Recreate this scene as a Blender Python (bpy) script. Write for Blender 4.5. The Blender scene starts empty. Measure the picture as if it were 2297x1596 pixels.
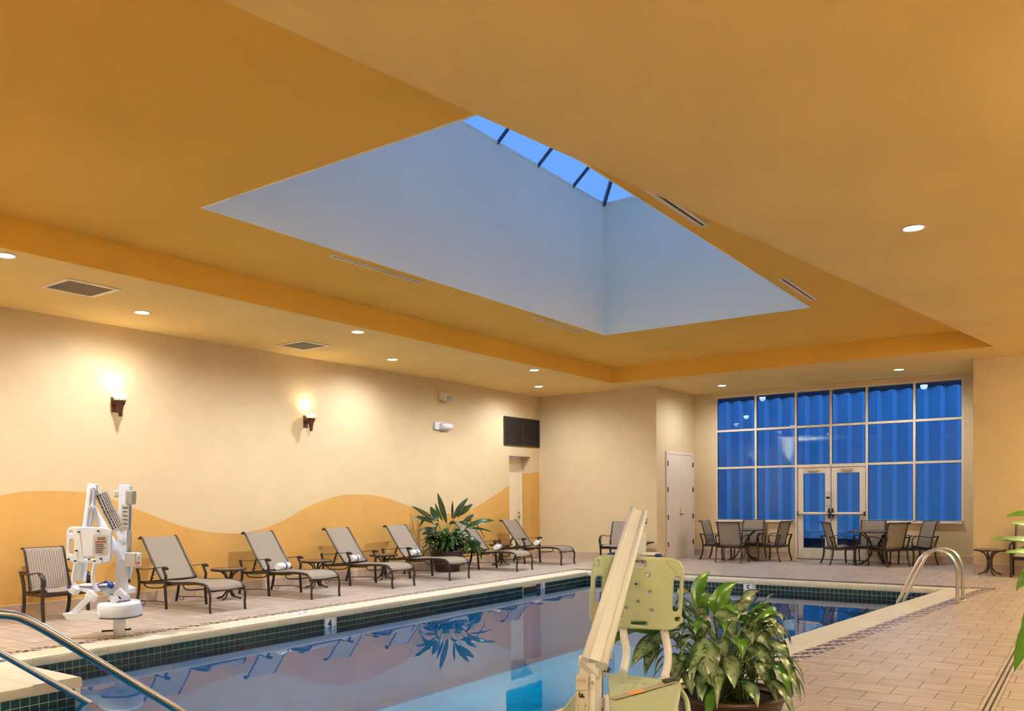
import bpy, bmesh, math, random
import numpy as np
from mathutils import Vector, Matrix
random.seed(7)
C = bpy.context.scene.collection
PI = math.pi
# ------------------------------------------------------------------ camera
FPX, CX, CY, W, HH = 1889.0, 1140.0, 1159.0, 2297.0, 1596.0
YAW, PIT, ROL, CAMZ = math.radians(-35.1), math.radians(-1.27), math.radians(-0.568), 1.545
def cam_axes():
    fw = np.array([math.sin(YAW)*math.cos(PIT), math.cos(YAW)*math.cos(PIT), math.sin(PIT)])
    rt = np.array([math.cos(YAW), -math.sin(YAW), 0.0]); up = np.cross(rt, fw)
    r2 = math.cos(ROL)*rt + math.sin(ROL)*up
    u2 = -math.sin(ROL)*rt + math.cos(ROL)*up
    return r2, u2, fw
RT, UP, FW = cam_axes()
cd = bpy.data.cameras.new('camera'); cam = bpy.data.objects.new('camera', cd); C.objects.link(cam)
cam.matrix_world = Matrix(((RT[0], UP[0], -FW[0], 0), (RT[1], UP[1], -FW[1], 0), (RT[2], UP[2], -FW[2], CAMZ), (0, 0, 0, 1)))
cd.sensor_width = 36; cd.lens = FPX/W*36; cd.shift_x = (W/2-CX)/W; cd.shift_y = (CY-HH/2)/W
cd.clip_start = 0.05; cd.clip_end = 300
bpy.context.scene.camera = cam
# ------------------------------------------------------------------ view, world, lights
vs = bpy.context.scene.view_settings
vs.view_transform = 'Standard'; vs.look = 'None'; vs.gamma = 1; vs.exposure = 1.15; vs.use_curve_mapping = False
LAMP_W, SCONCE_W, SKY, FILL_SCONCE_W = 165.0, 5.0, 0.50, 1350.0
wd = bpy.data.worlds.new('dusk'); bpy.context.scene.world = wd; wd.use_nodes = True
nt = wd.node_tree; bg = nt.nodes['Background']
tc = nt.nodes.new('ShaderNodeTexCoord'); sx = nt.nodes.new('ShaderNodeSeparateXYZ'); rp = nt.nodes.new('ShaderNodeValToRGB')
nt.links.new(tc.outputs['Generated'], sx.inputs[0]); nt.links.new(sx.outputs['Z'], rp.inputs[0]); nt.links.new(rp.outputs[0], bg.inputs[0])
rp.color_ramp.elements[0].position = 0.0; rp.color_ramp.elements[0].color = (0.17, 0.40, 1.0, 1)
rp.color_ramp.elements[1].position = 1.0; rp.color_ramp.elements[1].color = (0.14, 0.34, 1.0, 1)
bg.inputs[1].default_value = SKY
WARM = (0.91, 1.0, 1.07)

# ------------------------------------------------------------------ pixel helpers (turn a reading of the photo into a real point)
O = np.array([0, 0, CAMZ]); MM = np.array([RT, -UP, FW])
def ray(x, y): return MM.T @ np.array([(x-CX)/FPX, (y-CY)/FPX, 1.0])
def atZ(x, y, z=0.0): d = ray(x, y); return Vector(O + d*(z-CAMZ)/d[2])
def atX(x, y, X): d = ray(x, y); return Vector(O + d*X/d[0])
def atY(x, y, Yv): d = ray(x, y); return Vector(O + d*Yv/d[1])
def atD(x, y, D):                                    # at horizontal distance D along the view axis
    d = ray(x, y); f = np.array([math.sin(YAW), math.cos(YAW), 0]); return Vector(O + d*D/np.dot(d, f))
RH = Vector((math.cos(YAW), -math.sin(YAW), 0)); FH = Vector((math.sin(YAW), math.cos(YAW), 0)); ZU = Vector((0, 0, 1))

# ------------------------------------------------------------------ materials
def nd(nt, t, **kw):
    n = nt.nodes.new('ShaderNode'+t)
    for k, v in kw.items(): setattr(n, k, v)
    return n
def mat(name, col, rough=0.5, metal=0.0, var=0.0, scale=8.0, bump=0.0, bscale=60.0, vscale=None, coat=0.0, rnd=0.0, spec=0.5, sss=0.0, emit=None, coords='Object'):
    m = bpy.data.materials.new(name); m.use_nodes = True; nt = m.node_tree; b = nt.nodes['Principled BSDF']
    b.inputs['Base Color'].default_value = (*col, 1); b.inputs['Roughness'].default_value = rough; b.inputs['Metallic'].default_value = metal
    b.inputs['Coat Weight'].default_value = coat; b.inputs['Specular IOR Level'].default_value = spec
    if emit: b.inputs['Emission Color'].default_value = (*emit[0], 1); b.inputs['Emission Strength'].default_value = emit[1]
    L = nt.links.new; tcn = nd(nt, 'TexCoord')
    src = None
    if coords == 'World': gp = nd(nt, 'NewGeometry'); vec = gp.outputs['Position']
    else: vec = tcn.outputs[coords]
    if var > 0:
        n = nd(nt, 'TexNoise'); n.inputs['Scale'].default_value = scale; n.inputs['Detail'].default_value = 5
        mp = nd(nt, 'Mapping'); mp.inputs['Scale'].default_value = vscale or (1, 1, 1)
        L(vec, mp.inputs[0]); L(mp.outputs[0], n.inputs['Vector'])
        mr = nd(nt, 'MapRange'); mr.inputs['From Min'].default_value = .3; mr.inputs['From Max'].default_value = .7
        mr.inputs['To Min'].default_value = 1-var; mr.inputs['To Max'].default_value = 1+var
        L(n.outputs['Fac'], mr.inputs[0]); src = mr.outputs[0]
    if rnd > 0:
        oi = nd(nt, 'ObjectInfo'); ge = nd(nt, 'NewGeometry'); ad = nd(nt, 'Math', operation='ADD'); fr = nd(nt, 'Math', operation='FRACT')
        L(oi.outputs['Random'], ad.inputs[0]); L(ge.outputs['Random Per Island'], ad.inputs[1]); L(ad.outputs[0], fr.inputs[0])
        mr = nd(nt, 'MapRange'); mr.inputs['To Min'].default_value = 1-rnd; mr.inputs['To Max'].default_value = 1+rnd
        L(fr.outputs[0], mr.inputs[0])
        if src:
            mu = nd(nt, 'Math', operation='MULTIPLY'); L(src, mu.inputs[0]); L(mr.outputs[0], mu.inputs[1]); src = mu.outputs[0]
        else: src = mr.outputs[0]
    if src:
        v = nd(nt, 'VectorMath', operation='SCALE'); v.inputs[0].default_value = col; L(src, v.inputs['Scale']); L(v.outputs[0], b.inputs['Base Color'])
    if bump > 0:
        n = nd(nt, 'TexNoise'); n.inputs['Scale'].default_value = bscale; n.inputs['Detail'].default_value = 4; L(vec, n.inputs['Vector'])
        bp = nd(nt, 'Bump'); bp.inputs['Strength'].default_value = bump; bp.inputs['Distance'].default_value = 0.01
        L(n.outputs['Fac'], bp.inputs['Height']); L(bp.outputs[0], b.inputs['Normal'])
    return m
M = {}
M['cream'] = mat('cream wall covering', (0.62, 0.475, 0.285), 0.75, var=.03, scale=3, bump=.12, bscale=140)
M['ochre'] = mat('ochre wall covering', (0.60, 0.33, 0.085), 0.7, var=.04, scale=3, bump=.12, bscale=140)
M['lowceil'] = mat('tan ceiling paint', (0.80, 0.555, 0.20), 0.85, var=.04, scale=.7, bump=.06, bscale=60)
M['tray'] = mat('deep ochre ceiling paint', (0.82, 0.47, 0.07), 0.85, var=.05, scale=.7, bump=.06, bscale=60)
M['shaft'] = mat('skylight shaft white', (0.92, 0.93, 0.78), 0.8, var=.02, scale=1)
M['trimw'] = mat('cream painted trim', (0.80, 0.68, 0.50), 0.45)
M['dark'] = mat('black recess', (0.012, 0.010, 0.009), 0.7)
M['filter'] = mat('return air filter mesh', (0.19, 0.14, 0.085), 0.8, var=.2, scale=60)
M['blackgrille'] = mat('dark grille metal', (0.03, 0.022, 0.018), 0.5, var=.5, scale=40)
M['tile'] = mat('beige floor tile', (0.40, 0.325, 0.28), 0.42, var=.24, scale=2.2, vscale=(1.0, 8.0, 1), rnd=.07, bump=.05, bscale=30, coords='World')
M['grout'] = mat('floor grout', (0.17, 0.11, 0.08), 0.8, var=.1)
M['basetile'] = mat('beige wall base tile', (0.50, 0.36, 0.27), 0.4, var=.14, scale=5, rnd=.08)
M['coping'] = mat('cream stone coping', (0.60, 0.55, 0.43), 0.5, var=.06, scale=4, vscale=(6, 1, 1), bump=.05, bscale=40, rnd=.03)
M['mosd'] = mat('purple brown mosaic', (0.10, 0.055, 0.05), 0.35, var=.2, scale=30, rnd=.25)
M['mosl'] = mat('pale mosaic', (0.62, 0.52, 0.45), 0.4, rnd=.1)
M['ptile'] = mat('dark teal glazed tile', (0.006, 0.032, 0.042), 0.2, rnd=.3)
M['pgrout'] = mat('white pool grout', (0.55, 0.58, 0.55), 0.7)
M['basin'] = mat('blue pool plaster', (0.14, 0.62, 0.84), 0.7, var=.06, scale=2)
M['bronze'] = mat('bronze powder coat', (0.024, 0.0125, 0.009), 0.3)
M['steel'] = mat('polished stainless steel', (0.60, 0.58, 0.57), 0.26, metal=1.0)
M['steel2'] = mat('brushed steel', (0.62, 0.60, 0.57), 0.3, metal=1.0)
M['white'] = mat('white powder coat', (0.74, 0.79, 0.92), 0.35)
M['plastic'] = mat('white moulded plastic', (0.74, 0.78, 0.88), 0.4)
M['seatpl'] = mat('pale yellow green plastic', (0.40, 0.47, 0.35), 0.45, var=.03, scale=3)
M['grey'] = mat('grey plastic', (0.33, 0.32, 0.30), 0.5)
M['greypl'] = mat('light grey placard', (0.50, 0.48, 0.47), 0.5)
M['blue'] = mat('blue vinyl pad', (0.015, 0.04, 0.30), 0.4)
M['black'] = mat('black plastic', (0.012, 0.011, 0.011), 0.4)
M['red'] = mat('red plastic', (0.45, 0.03, 0.02), 0.4)
M['ink'] = mat('dark print', (0.03, 0.025, 0.04), 0.6)
M['redink'] = mat('red print', (0.4, 0.05, 0.04), 0.6)
M['strap'] = mat('grey webbing', (0.36, 0.31, 0.28), 0.7)
M['orange'] = mat('orange webbing patch', (0.65, 0.30, 0.12), 0.7)
M['towel'] = mat('white terry towel', (0.86, 0.85, 0.84), 0.95, bump=.5, bscale=200)
M['towelblue'] = mat('blue towel band', (0.03, 0.07, 0.25), 0.9)
M['aluframe'] = mat('cream aluminium frame', (0.66, 0.57, 0.47), 0.4)
M['doorpaint'] = mat('pale painted door', (0.72, 0.60, 0.52), 0.4)
M['brass'] = mat('brass', (0.60, 0.42, 0.20), 0.25, metal=1.0)
M['iron'] = mat('rusted bronze iron', (0.10, 0.035, 0.02), 0.5, metal=.5, var=.3, scale=30)
M['pot'] = mat('dark red glazed pot', (0.028, 0.008, 0.006), 0.4, var=.15, scale=4)
M['soil'] = mat('dark soil', (0.02, 0.014, 0.01), 0.95, var=.3, scale=30, bump=.5)
M['stem'] = mat('green stem', (0.10, 0.16, 0.03), 0.5)
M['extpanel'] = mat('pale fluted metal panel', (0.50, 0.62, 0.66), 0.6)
M['extedge_lit'] = mat('panel edge with painted-in sky light', (0.95, 0.95, 0.95), 0.5)  # sky light on the narrow panel faces, put in as a paler colour
M['extdark'] = mat('dark soffit', (0.03, 0.03, 0.035), 0.7)
M['extground'] = mat('pale concrete', (0.35, 0.35, 0.35), 0.8)
M['rafter'] = mat('blue grey aluminium rafter', (0.05, 0.09, 0.14), 0.4, metal=.2)
M['lens'] = mat('frosted lens', (0.75, 0.72, 0.74), 0.3)
M['tabletop'] = mat('mottled brown table top', (0.14, 0.085, 0.05), 0.25, var=.3, scale=40)
M['lamp'] = mat('lamp diffuser', (1, 1, 1), 0.5, emit=((1, .95, .9), 22.0))
M['bowl'] = mat('glowing crystal bowl', (1, .9, .6), 0.3, var=.2, scale=60, emit=((1, .62, .22), 1.2))
M['bulb'] = mat('glowing bulb', (1, 1, 1), 0.3, emit=((1, .86, .62), 30.0))

def sling(name, a, b, trans=.10, n=170):
    m = bpy.data.materials.new(name); m.use_nodes = True; nt = m.node_tree; bs = nt.nodes['Principled BSDF']; L = nt.links.new
    uv = nd(nt, 'UVMap'); s = nd(nt, 'SeparateXYZ'); L(uv.outputs[0], s.inputs[0])
    mu = nd(nt, 'Math', operation='MULTIPLY'); mu.inputs[1].default_value = n; L(s.outputs['Y'], mu.inputs[0])
    si = nd(nt, 'Math', operation='SINE'); L(mu.outputs[0], si.inputs[0])
    mr = nd(nt, 'MapRange'); mr.inputs['From Min'].default_value = -1; L(si.outputs[0], mr.inputs[0])
    mx = nd(nt, 'Mix', data_type='RGBA'); mx.inputs['A'].default_value = (*a, 1); mx.inputs['B'].default_value = (*b, 1)
    L(mr.outputs[0], mx.inputs['Factor']); L(mx.outputs['Result'], bs.inputs['Base Color']); bs.inputs['Roughness'].default_value = .65
    t = nd(nt, 'BsdfTranslucent'); L(mx.outputs['Result'], t.inputs[0]); ms = nd(nt, 'MixShader'); ms.inputs[0].default_value = trans
    L(bs.outputs[0], ms.inputs[1]); L(t.outputs[0], ms.inputs[2]); L(ms.outputs[0], nt.nodes['Material Output'].inputs[0])
    return m
M['sling'] = sling('taupe sling fabric', (0.225, 0.18, 0.138), (0.28, 0.225, 0.175))
M['slingst'] = sling('striped sling fabric', (0.20, 0.16, 0.135), (0.40, 0.33, 0.285), n=100)

def leafmat(name, dark, mid, silver, amt, trans=.2):
    m = bpy.data.materials.new(name); m.use_nodes = True; nt = m.node_tree; bs = nt.nodes['Principled BSDF']; L = nt.links.new
    uv = nd(nt, 'UVMap'); s = nd(nt, 'SeparateXYZ'); L(uv.outputs[0], s.inputs[0])
    c = nd(nt, 'Math', operation='SUBTRACT'); c.inputs[1].default_value = .5; L(s.outputs['Y'], c.inputs[0])
    a = nd(nt, 'Math', operation='ABSOLUTE'); L(c.outputs[0], a.inputs[0])          # 0 at midrib .. .5 at edge
    # side veins: sin(40*(u - 1.2*|v|))
    m1 = nd(nt, 'Math', operation='MULTIPLY_ADD'); m1.inputs[1].default_value = -.55; L(a.outputs[0], m1.inputs[0]); L(s.outputs['X'], m1.inputs[2])
    nz = nd(nt, 'TexNoise'); nz.inputs['Scale'].default_value = 9; tcn = nd(nt, 'TexCoord'); L(tcn.outputs['Object'], nz.inputs['Vector']); nz.inputs['Detail'].default_value = 4
    m2 = nd(nt, 'Math', operation='MULTIPLY'); m2.inputs[1].default_value = 75; L(m1.outputs[0], m2.inputs[0])
    m3 = nd(nt, 'Math', operation='MULTIPLY_ADD'); m3.inputs[1].default_value = 7; L(nz.outputs['Fac'], m3.inputs[0]); L(m2.outputs[0], m3.inputs[2])
    si = nd(nt, 'Math', operation='SINE'); L(m3.outputs[0], si.inputs[0])
    e = nd(nt, 'MapRange'); e.inputs['From Min'].default_value = .44; e.inputs['From Max'].default_value = .22; L(a.outputs[0], e.inputs[0])
    n2 = nd(nt, 'TexNoise'); n2.inputs['Scale'].default_value = 22; L(tcn.outputs['Object'], n2.inputs['Vector'])
    q = nd(nt, 'Math', operation='MULTIPLY_ADD'); q.inputs[1].default_value = .10; L(si.outputs[0], q.inputs[0]); L(n2.outputs['Fac'], q.inputs[2])
    r = nd(nt, 'MapRange'); r.inputs['From Min'].default_value = .36; r.inputs['From Max'].default_value = .52; L(q.outputs[0], r.inputs[0])
    f = nd(nt, 'Math', operation='MULTIPLY'); L(e.outputs[0], f.inputs[0]); L(r.outputs[0], f.inputs[1])
    f2 = nd(nt, 'Math', operation='MULTIPLY'); f2.inputs[1].default_value = amt; L(f.outputs[0], f2.inputs[0])
    oi = nd(nt, 'ObjectInfo'); g = nd(nt, 'Mix', data_type='RGBA'); g.inputs['A'].default_value = (*dark, 1); g.inputs['B'].default_value = (*mid, 1); L(oi.outputs['Random'], g.inputs['Factor'])
    mx = nd(nt, 'Mix', data_type='RGBA'); mx.inputs['B'].default_value = (*silver, 1); L(f2.outputs[0], mx.inputs['Factor']); L(g.outputs['Result'], mx.inputs['A'])
    L(mx.outputs['Result'], bs.inputs['Base Color']); bs.inputs['Roughness'].default_value = .24
    t = nd(nt, 'BsdfTranslucent'); L(mx.outputs['Result'], t.inputs[0]); ms = nd(nt, 'MixShader'); ms.inputs[0].default_value = trans
    L(bs.outputs[0], ms.inputs[1]); L(t.outputs[0], ms.inputs[2]); L(ms.outputs[0], nt.nodes['Material Output'].inputs[0])
    return m
M['leafv'] = leafmat('variegated silver green leaf', (0.012, 0.045, 0.010), (0.03, 0.09, 0.015), (0.25, 0.33, 0.23), .9)
M['leafg'] = leafmat('plain green leaf', (0.02, 0.10, 0.008), (0.05, 0.17, 0.012), (0.09, 0.22, 0.03), .4)
M['leafd'] = leafmat('dark strap leaf', (0.008, 0.026, 0.006), (0.022, 0.06, 0.010), (0.06, 0.12, 0.03), .35)
M['leafs'] = leafmat('bright strap leaf', (0.04, 0.13, 0.01), (0.07, 0.20, 0.02), (0.12, 0.25, 0.05), .3)

def glassmat(name, tint, ior=1.45, rough=0.0, boost=1.0):
    m = bpy.data.materials.new(name); m.use_nodes = True; nt = m.node_tree; L = nt.links.new; nt.nodes.remove(nt.nodes['Principled BSDF'])
    t = nd(nt, 'BsdfTransparent'); t.inputs[0].default_value = (*tint, 1); g = nd(nt, 'BsdfGlossy'); g.inputs['Roughness'].default_value = rough
    fr = nd(nt, 'Fresnel'); fr.inputs[0].default_value = ior; ms = nd(nt, 'MixShader'); L(fr.outputs[0], ms.inputs[0]); L(t.outputs[0], ms.inputs[1]); L(g.outputs[0], ms.inputs[2])
    L(ms.outputs[0], nt.nodes['Material Output'].inputs[0])
    return m, nt, fr, g
M['glass'] = glassmat('window glass', (0.50, 0.82, 1.0))[0]
M['roofglass'] = glassmat('blue tinted roof glass', (0.90, 0.96, 1.0), 1.12)[0]
M['placard'] = glassmat('clear acrylic', (0.72, 0.82, 1.0))[0]
wm, wnt, wfr, wgl = glassmat('pool water', (0.01, 0.80, 0.88), 1.5, 0.008)
tcn = nd(wnt, 'TexCoord'); nz = nd(wnt, 'TexNoise'); nz.inputs['Scale'].default_value = 1.6; nz.inputs['Detail'].default_value = 2
bp = nd(wnt, 'Bump'); bp.inputs['Strength'].default_value = .12; bp.inputs['Distance'].default_value = .008
wnt.links.new(tcn.outputs['Object'], nz.inputs['Vector']); wnt.links.new(nz.outputs['Fac'], bp.inputs['Height']); wnt.links.new(bp.outputs[0], wgl.inputs['Normal']); wnt.links.new(bp.outputs[0], wfr.inputs['Normal'])
M['water'] = wm

# ------------------------------------------------------------------ mesh builder
class MB:
    def __init__(s): s.v = []; s.f = []; s.sm = []; s.uv = {}; s.mi = []
    def add(s, vs, fs, smooth=False, uvs=None, mi=0):
        o = len(s.v); s.v += [tuple(x) for x in vs]
        for f in fs:
            if uvs: s.uv[len(s.f)] = [uvs[i] for i in f]
            s.f.append(tuple(i+o for i in f)); s.sm.append(smooth); s.mi.append(mi)
        return s
    def box(s, c, d, rz=0.0, R=None, ch=0.0):
        c = Vector(c); hx, hy, hz = d[0]/2, d[1]/2, d[2]/2
        R = R or Matrix.Rotation(rz, 3, 'Z')
        if ch <= 0:
            vs = [c+R@Vector((x*hx, y*hy, z*hz)) for z in (-1, 1) for y in (-1, 1) for x in (-1, 1)]
            fs = [(0, 2, 3, 1), (4, 5, 7, 6), (0, 1, 5, 4), (2, 6, 7, 3), (0, 4, 6, 2), (1, 3, 7, 5)]
        else:                                        # chamfered box, 24 vertices
            bm = bmesh.new(); bmesh.ops.create_cube(bm, size=1)
            for v in bm.verts: v.co = Vector((v.co.x*2*hx, v.co.y*2*hy, v.co.z*2*hz))
            bmesh.ops.bevel(bm, geom=bm.edges[:], offset=min(ch, hx*.9, hy*.9, hz*.9), segments=2, affect='EDGES', profile=.5)
            bm.verts.ensure_lookup_table(); vs = [c+R@v.co for v in bm.verts]; fs = [tuple(v.index for v in f.verts) for f in bm.faces]; bm.free()
        return s.add(vs, fs)
    def bar(s, a, b, w, t, nrm, ch=0.0):             # box from a to b, width w across, thickness t along nrm
        a = Vector(a); b = Vector(b); x = (b-a); L = x.length; x.normalize(); n = Vector(nrm); n = (n-x*n.dot(x)).normalized(); y = n.cross(x)
        R = Matrix((x, y, n)).transposed()
        return s.box((a+b)/2, (L, w, t), R=R, ch=ch)
    def tube(s, pts, r, n=8, cap=True, flat=None, r2=None):
        pts = [Vector(p) for p in pts]; k = len(pts); tans = []
        for i in range(k):
            t = (pts[min(i+1, k-1)]-pts[max(i-1, 0)]); tans.append(t.normalized())
        u = tans[0].orthogonal().normalized()
        if flat is not None:
            u = Vector(flat); u = (u-tans[0]*u.dot(tans[0])).normalized()
        vs = []; rr = r if isinstance(r, (list, tuple)) else [r]*k
        for i in range(k):
            if flat is not None: u = Vector(flat)
            u = (u-tans[i]*u.dot(tans[i])).normalized(); w = tans[i].cross(u)
            for j in range(n):
                a = 2*PI*j/n; vs.append(pts[i]+u*math.cos(a)*rr[i]+w*math.sin(a)*(rr[i] if r2 is None else r2))
        fs = [(i*n+j, i*n+(j+1) % n, (i+1)*n+(j+1) % n, (i+1)*n+j) for i in range(k-1) for j in range(n)]
        s.add(vs, fs, True)
        if cap: o = len(s.v)-k*n; s.f += [tuple(o+j for j in reversed(range(n))), tuple(o+(k-1)*n+j for j in range(n))]; s.sm += [False]*2; s.mi += [0]*2
        return s
    def cyl(s, a, b, r, n=16, r2=None): return s.tube([a, b], [r, r if r2 is None else r2], n)
    def lathe(s, prof, c=(0, 0, 0), n=32, cap=False, sx=1.0, sy=1.0, R=None):
        c = Vector(c); vs = []
        for (r, z) in prof:
            for j in range(n):
                p = Vector((r*math.cos(2*PI*j/n)*sx, r*math.sin(2*PI*j/n)*sy, z)); vs.append(c+(R@p if R else p))
        k = len(prof); fs = [(i*n+j, i*n+(j+1) % n, (i+1)*n+(j+1) % n, (i+1)*n+j) for i in range(k-1) for j in range(n)]
        return s.add(vs, fs, True)
    def quad(s, a, b, c, d, mi=0): return s.add([a, b, c, d], [(0, 1, 2, 3)], mi=mi)
    def prism(s, poly, z0, z1, mi=0):
        n = len(poly); vs = [(p[0], p[1], z0) for p in poly]+[(p[0], p[1], z1) for p in poly]
        fs = [tuple(range(n, 2*n)), tuple(reversed(range(n)))]+[(i, (i+1) % n, (i+1) % n+n, i+n) for i in range(n)]
        return s.add(vs, fs, mi=mi)
    def strip(s, rows, uvv=True, smooth=True, thick=0.0):   # rows: list of lists of points -> a sheet
        k = len(rows); n = len(rows[0]); vs = [p for r in rows for p in r]
        uvs = [(i/(k-1), j/(n-1)) for i in range(k) for j in range(n)]
        fs = [(i*n+j, i*n+j+1, (i+1)*n+j+1, (i+1)*n+j) for i in range(k-1) for j in range(n-1)]
        return s.add(vs, fs, smooth, uvs)
    def mesh(s, name):
        me = bpy.data.meshes.new(name); me.from_pydata(s.v, [], s.f); me.polygons.foreach_set('use_smooth', s.sm)
        if any(s.mi): me.polygons.foreach_set('material_index', s.mi)
        if s.uv:
            uvl = me.uv_layers.new(name='UVMap')
            for fi, us in s.uv.items():
                p = me.polygons[fi]
                for li, u in zip(p.loop_indices, us): uvl.data[li].uv = u
        me.update(); return me
    def build(s, name, m, parent=None, **kw):
        me = s.mesh(name)
        for x in (m if isinstance(m, (list, tuple)) else [m]): me.materials.append(M[x] if isinstance(x, str) else x)
        o = bpy.data.objects.new(name, me); C.objects.link(o)
        if parent: o.parent = parent
        for k, v in kw.items(): o[k] = v
        return o
def empty(name, loc=(0, 0, 0), rz=0.0, **kw):
    o = bpy.data.objects.new(name, None); C.objects.link(o); o.location = loc; o.rotation_euler = (0, 0, rz); o.empty_display_size = .1
    for k, v in kw.items(): o[k] = v
    return o
def tag(o, label, cat, group=None):
    o['label'] = label; o['category'] = cat
    if group: o['group'] = group
    return o
def st(o): o['kind'] = 'structure'; return o
def lift_to_parent(o, parent):
    """o was built in world coordinates; keep it there under a moved parent (translation only)"""
    o.parent = parent; o.location = -Vector(parent.location)
    return o
def copy_tree(o, parent=None):
    c = o.copy(); C.objects.link(c); c.parent = parent
    for ch in [x for x in bpy.data.objects if x.parent == o]: copy_tree(ch, c)
    return c
def smooth_path(pts, n=4):                            # Catmull-Rom
    P = [Vector(p) for p in pts]; out = []
    for i in range(len(P)-1):
        p0 = P[max(i-1, 0)]; p1 = P[i]; p2 = P[i+1]; p3 = P[min(i+2, len(P)-1)]
        for k in range(n):
            t = k/n; out.append(.5*((2*p1)+(-p0+p2)*t+(2*p0-5*p1+4*p2-p3)*t*t+(-p0+3*p1-3*p2+p3)*t**3))
    out.append(P[-1]); return out
def plate(name, outer, holes, th, bev, m, parent, mtx, label=None):
    from mathutils.geometry import tessellate_polygon
    def sgn(l): return sum(l[i-1][0]*l[i][1]-l[i][0]*l[i-1][1] for i in range(len(l)))
    loops = [outer if sgn(outer) > 0 else outer[::-1]]+[h[::-1] if sgn(h) > 0 else h for h in holes]
    def off(l, d):
        o = []
        for i in range(len(l)):
            e = Vector((l[(i+1) % len(l)][0]-l[i-1][0], l[(i+1) % len(l)][1]-l[i-1][1])).normalized(); o.append((l[i][0]-e.y*d, l[i][1]+e.x*d))
        return o
    prof = [(bev, th/2), (bev*.3, th/2-bev*.3), (0, th/2-bev), (0, -th/2+bev), (bev*.3, -th/2+bev*.3), (bev, -th/2)]
    b = MB(); inner_ = [off(l, bev) for l in loops]
    flat = [p for l in inner_ for p in l]; tris = tessellate_polygon([[Vector((p[0], p[1], 0)) for p in l] for l in inner_])
    b.add([(p[0], p[1], th/2) for p in flat], [tuple(t) for t in tris]); b.add([(p[0], p[1], -th/2) for p in flat], [tuple(reversed(t)) for t in tris])
    for l in loops:
        n = len(l); vs = [(p[0], p[1], z) for d, z in prof for p in off(l, d)]
        b.add(vs, [(k*n+i, (k+1)*n+i, (k+1)*n+(i+1) % n, k*n+(i+1) % n) for k in range(len(prof)-1) for i in range(n)], True)
    o = b.build(name, m, parent); o.data.transform(mtx)
    if label: o['label'] = label
    return o
def text(name, body, size, m, parent, mtx, ext=.0015, scx=1.0):
    cu = bpy.data.curves.new(name, 'FONT'); cu.body = body; cu.size = size; cu.extrude = ext; cu.align_x = 'CENTER'; cu.align_y = 'CENTER'; cu.offset = size*.012
    tmp = bpy.data.objects.new('tmp', cu); C.objects.link(tmp); dg = bpy.context.evaluated_depsgraph_get()
    me = bpy.data.meshes.new_from_object(tmp.evaluated_get(dg)); bpy.data.objects.remove(tmp); me.transform(mtx @ Matrix.Diagonal((scx, 1, 1, 1)))
    me.materials.clear(); me.materials.append(M[m]); o = bpy.data.objects.new(name, me); C.objects.link(o); o.parent = parent
    return o
def rrect(x0, y0, x1, y1, r, n=5):
    out = []
    for cx, cy, a in ((x1-r, y1-r, 0), (x0+r, y1-r, 90), (x0+r, y0+r, 180), (x1-r, y0+r, 270)):
        for i in range(n+1):
            t = math.radians(a+90*i/n); out.append((cx+r*math.cos(t), cy+r*math.sin(t)))
    return out
def frame_mtx(origin, x, y):
    x = Vector(x).normalized(); y = Vector(y); y = (y-x*y.dot(x)).normalized(); z = x.cross(y)
    return Matrix(((x.x, y.x, z.x, origin[0]), (x.y, y.y, z.y, origin[1]), (x.z, y.z, z.z, origin[2]), (0, 0, 0, 1)))

# ------------------------------------------------------------------ dimensions read from the photo (metres)
XL, YB, YW, XC, XP, YP = -11.8, 18.2, 20.45, -8.52, -2.0, 18.45
Z1, Z2, Z3 = 4.12, 4.465, 6.79
XR, YF = 2.6, -2.5
TRAY = [(-9.08, 1.5), (-9.08, 17.08), (-1.54, 17.08), (-3.90, 1.5)]
SK = (-7.32, -3.70, 5.17, 13.50)
def rx(y): return -2.03+.118*(y-15.08)               # pool's right inner edge
WAVE = [(-2.5, 1.1), (0, 1.15), (2.0, 1.05), (3.6, 1.25), (5.21, 1.64), (5.78, 1.70), (6.4, 1.67), (6.73, 1.58), (7.29, 1.36), (8.04, 1.1), (8.71, 1.0), (9.16, 1.01), (9.73, 1.13), (10.55, 1.45), (11.21, 1.61),
        (11.68, 1.64), (12.3, 1.6), (12.95, 1.46), (13.51, 1.31), (14.4, 1.2), (15.37, 1.30), (16.84, 1.84), (17.8, 2.15), (18.2, 2.2)]
# ------------------------------------------------------------------ left wall with its painted wave
mb = MB(); wp = smooth_path([(0, a, b) for a, b in WAVE], 5); OP = (16.85, 17.8, 2.57)
ys = sorted(set([round(p.y, 4) for p in wp]+[OP[0], OP[1]]))
def wz(y):
    for a, b in zip(wp, wp[1:]):
        if a.y-1e-6 <= y <= b.y+1e-6: return a.z+(b.z-a.z)*((y-a.y)/max(b.y-a.y, 1e-6))
    return 2.2
for a, b in zip(ys, ys[1:]):
    if a >= OP[0]-1e-6 and b <= OP[1]+1e-6:
        mb.quad((XL, a, OP[2]), (XL, b, OP[2]), (XL, b, Z1), (XL, a, Z1), 0); continue
    mb.quad((XL, a, -.2), (XL, b, -.2), (XL, b, wz(b)), (XL, a, wz(a)), 1)
    mb.quad((XL, a, wz(a)), (XL, b, wz(b)), (XL, b, Z1), (XL, a, Z1), 0)
XD = -12.12
for y in (OP[0], OP[1]):
    mb.quad((XL, y, 0), (XD, y, 0), (XD, y, 2.16), (XL, y, 2.16), 1); mb.quad((XL, y, 2.16), (XD, y, 2.16), (XD, y, OP[2]), (XL, y, OP[2]), 0)
mb.quad((XL, OP[0], OP[2]), (XL, OP[1], OP[2]), (XD, OP[1], OP[2]), (XD, OP[0], OP[2]), 0)
wl = st(mb.build('wall_left', ['cream', 'ochre']))
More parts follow.
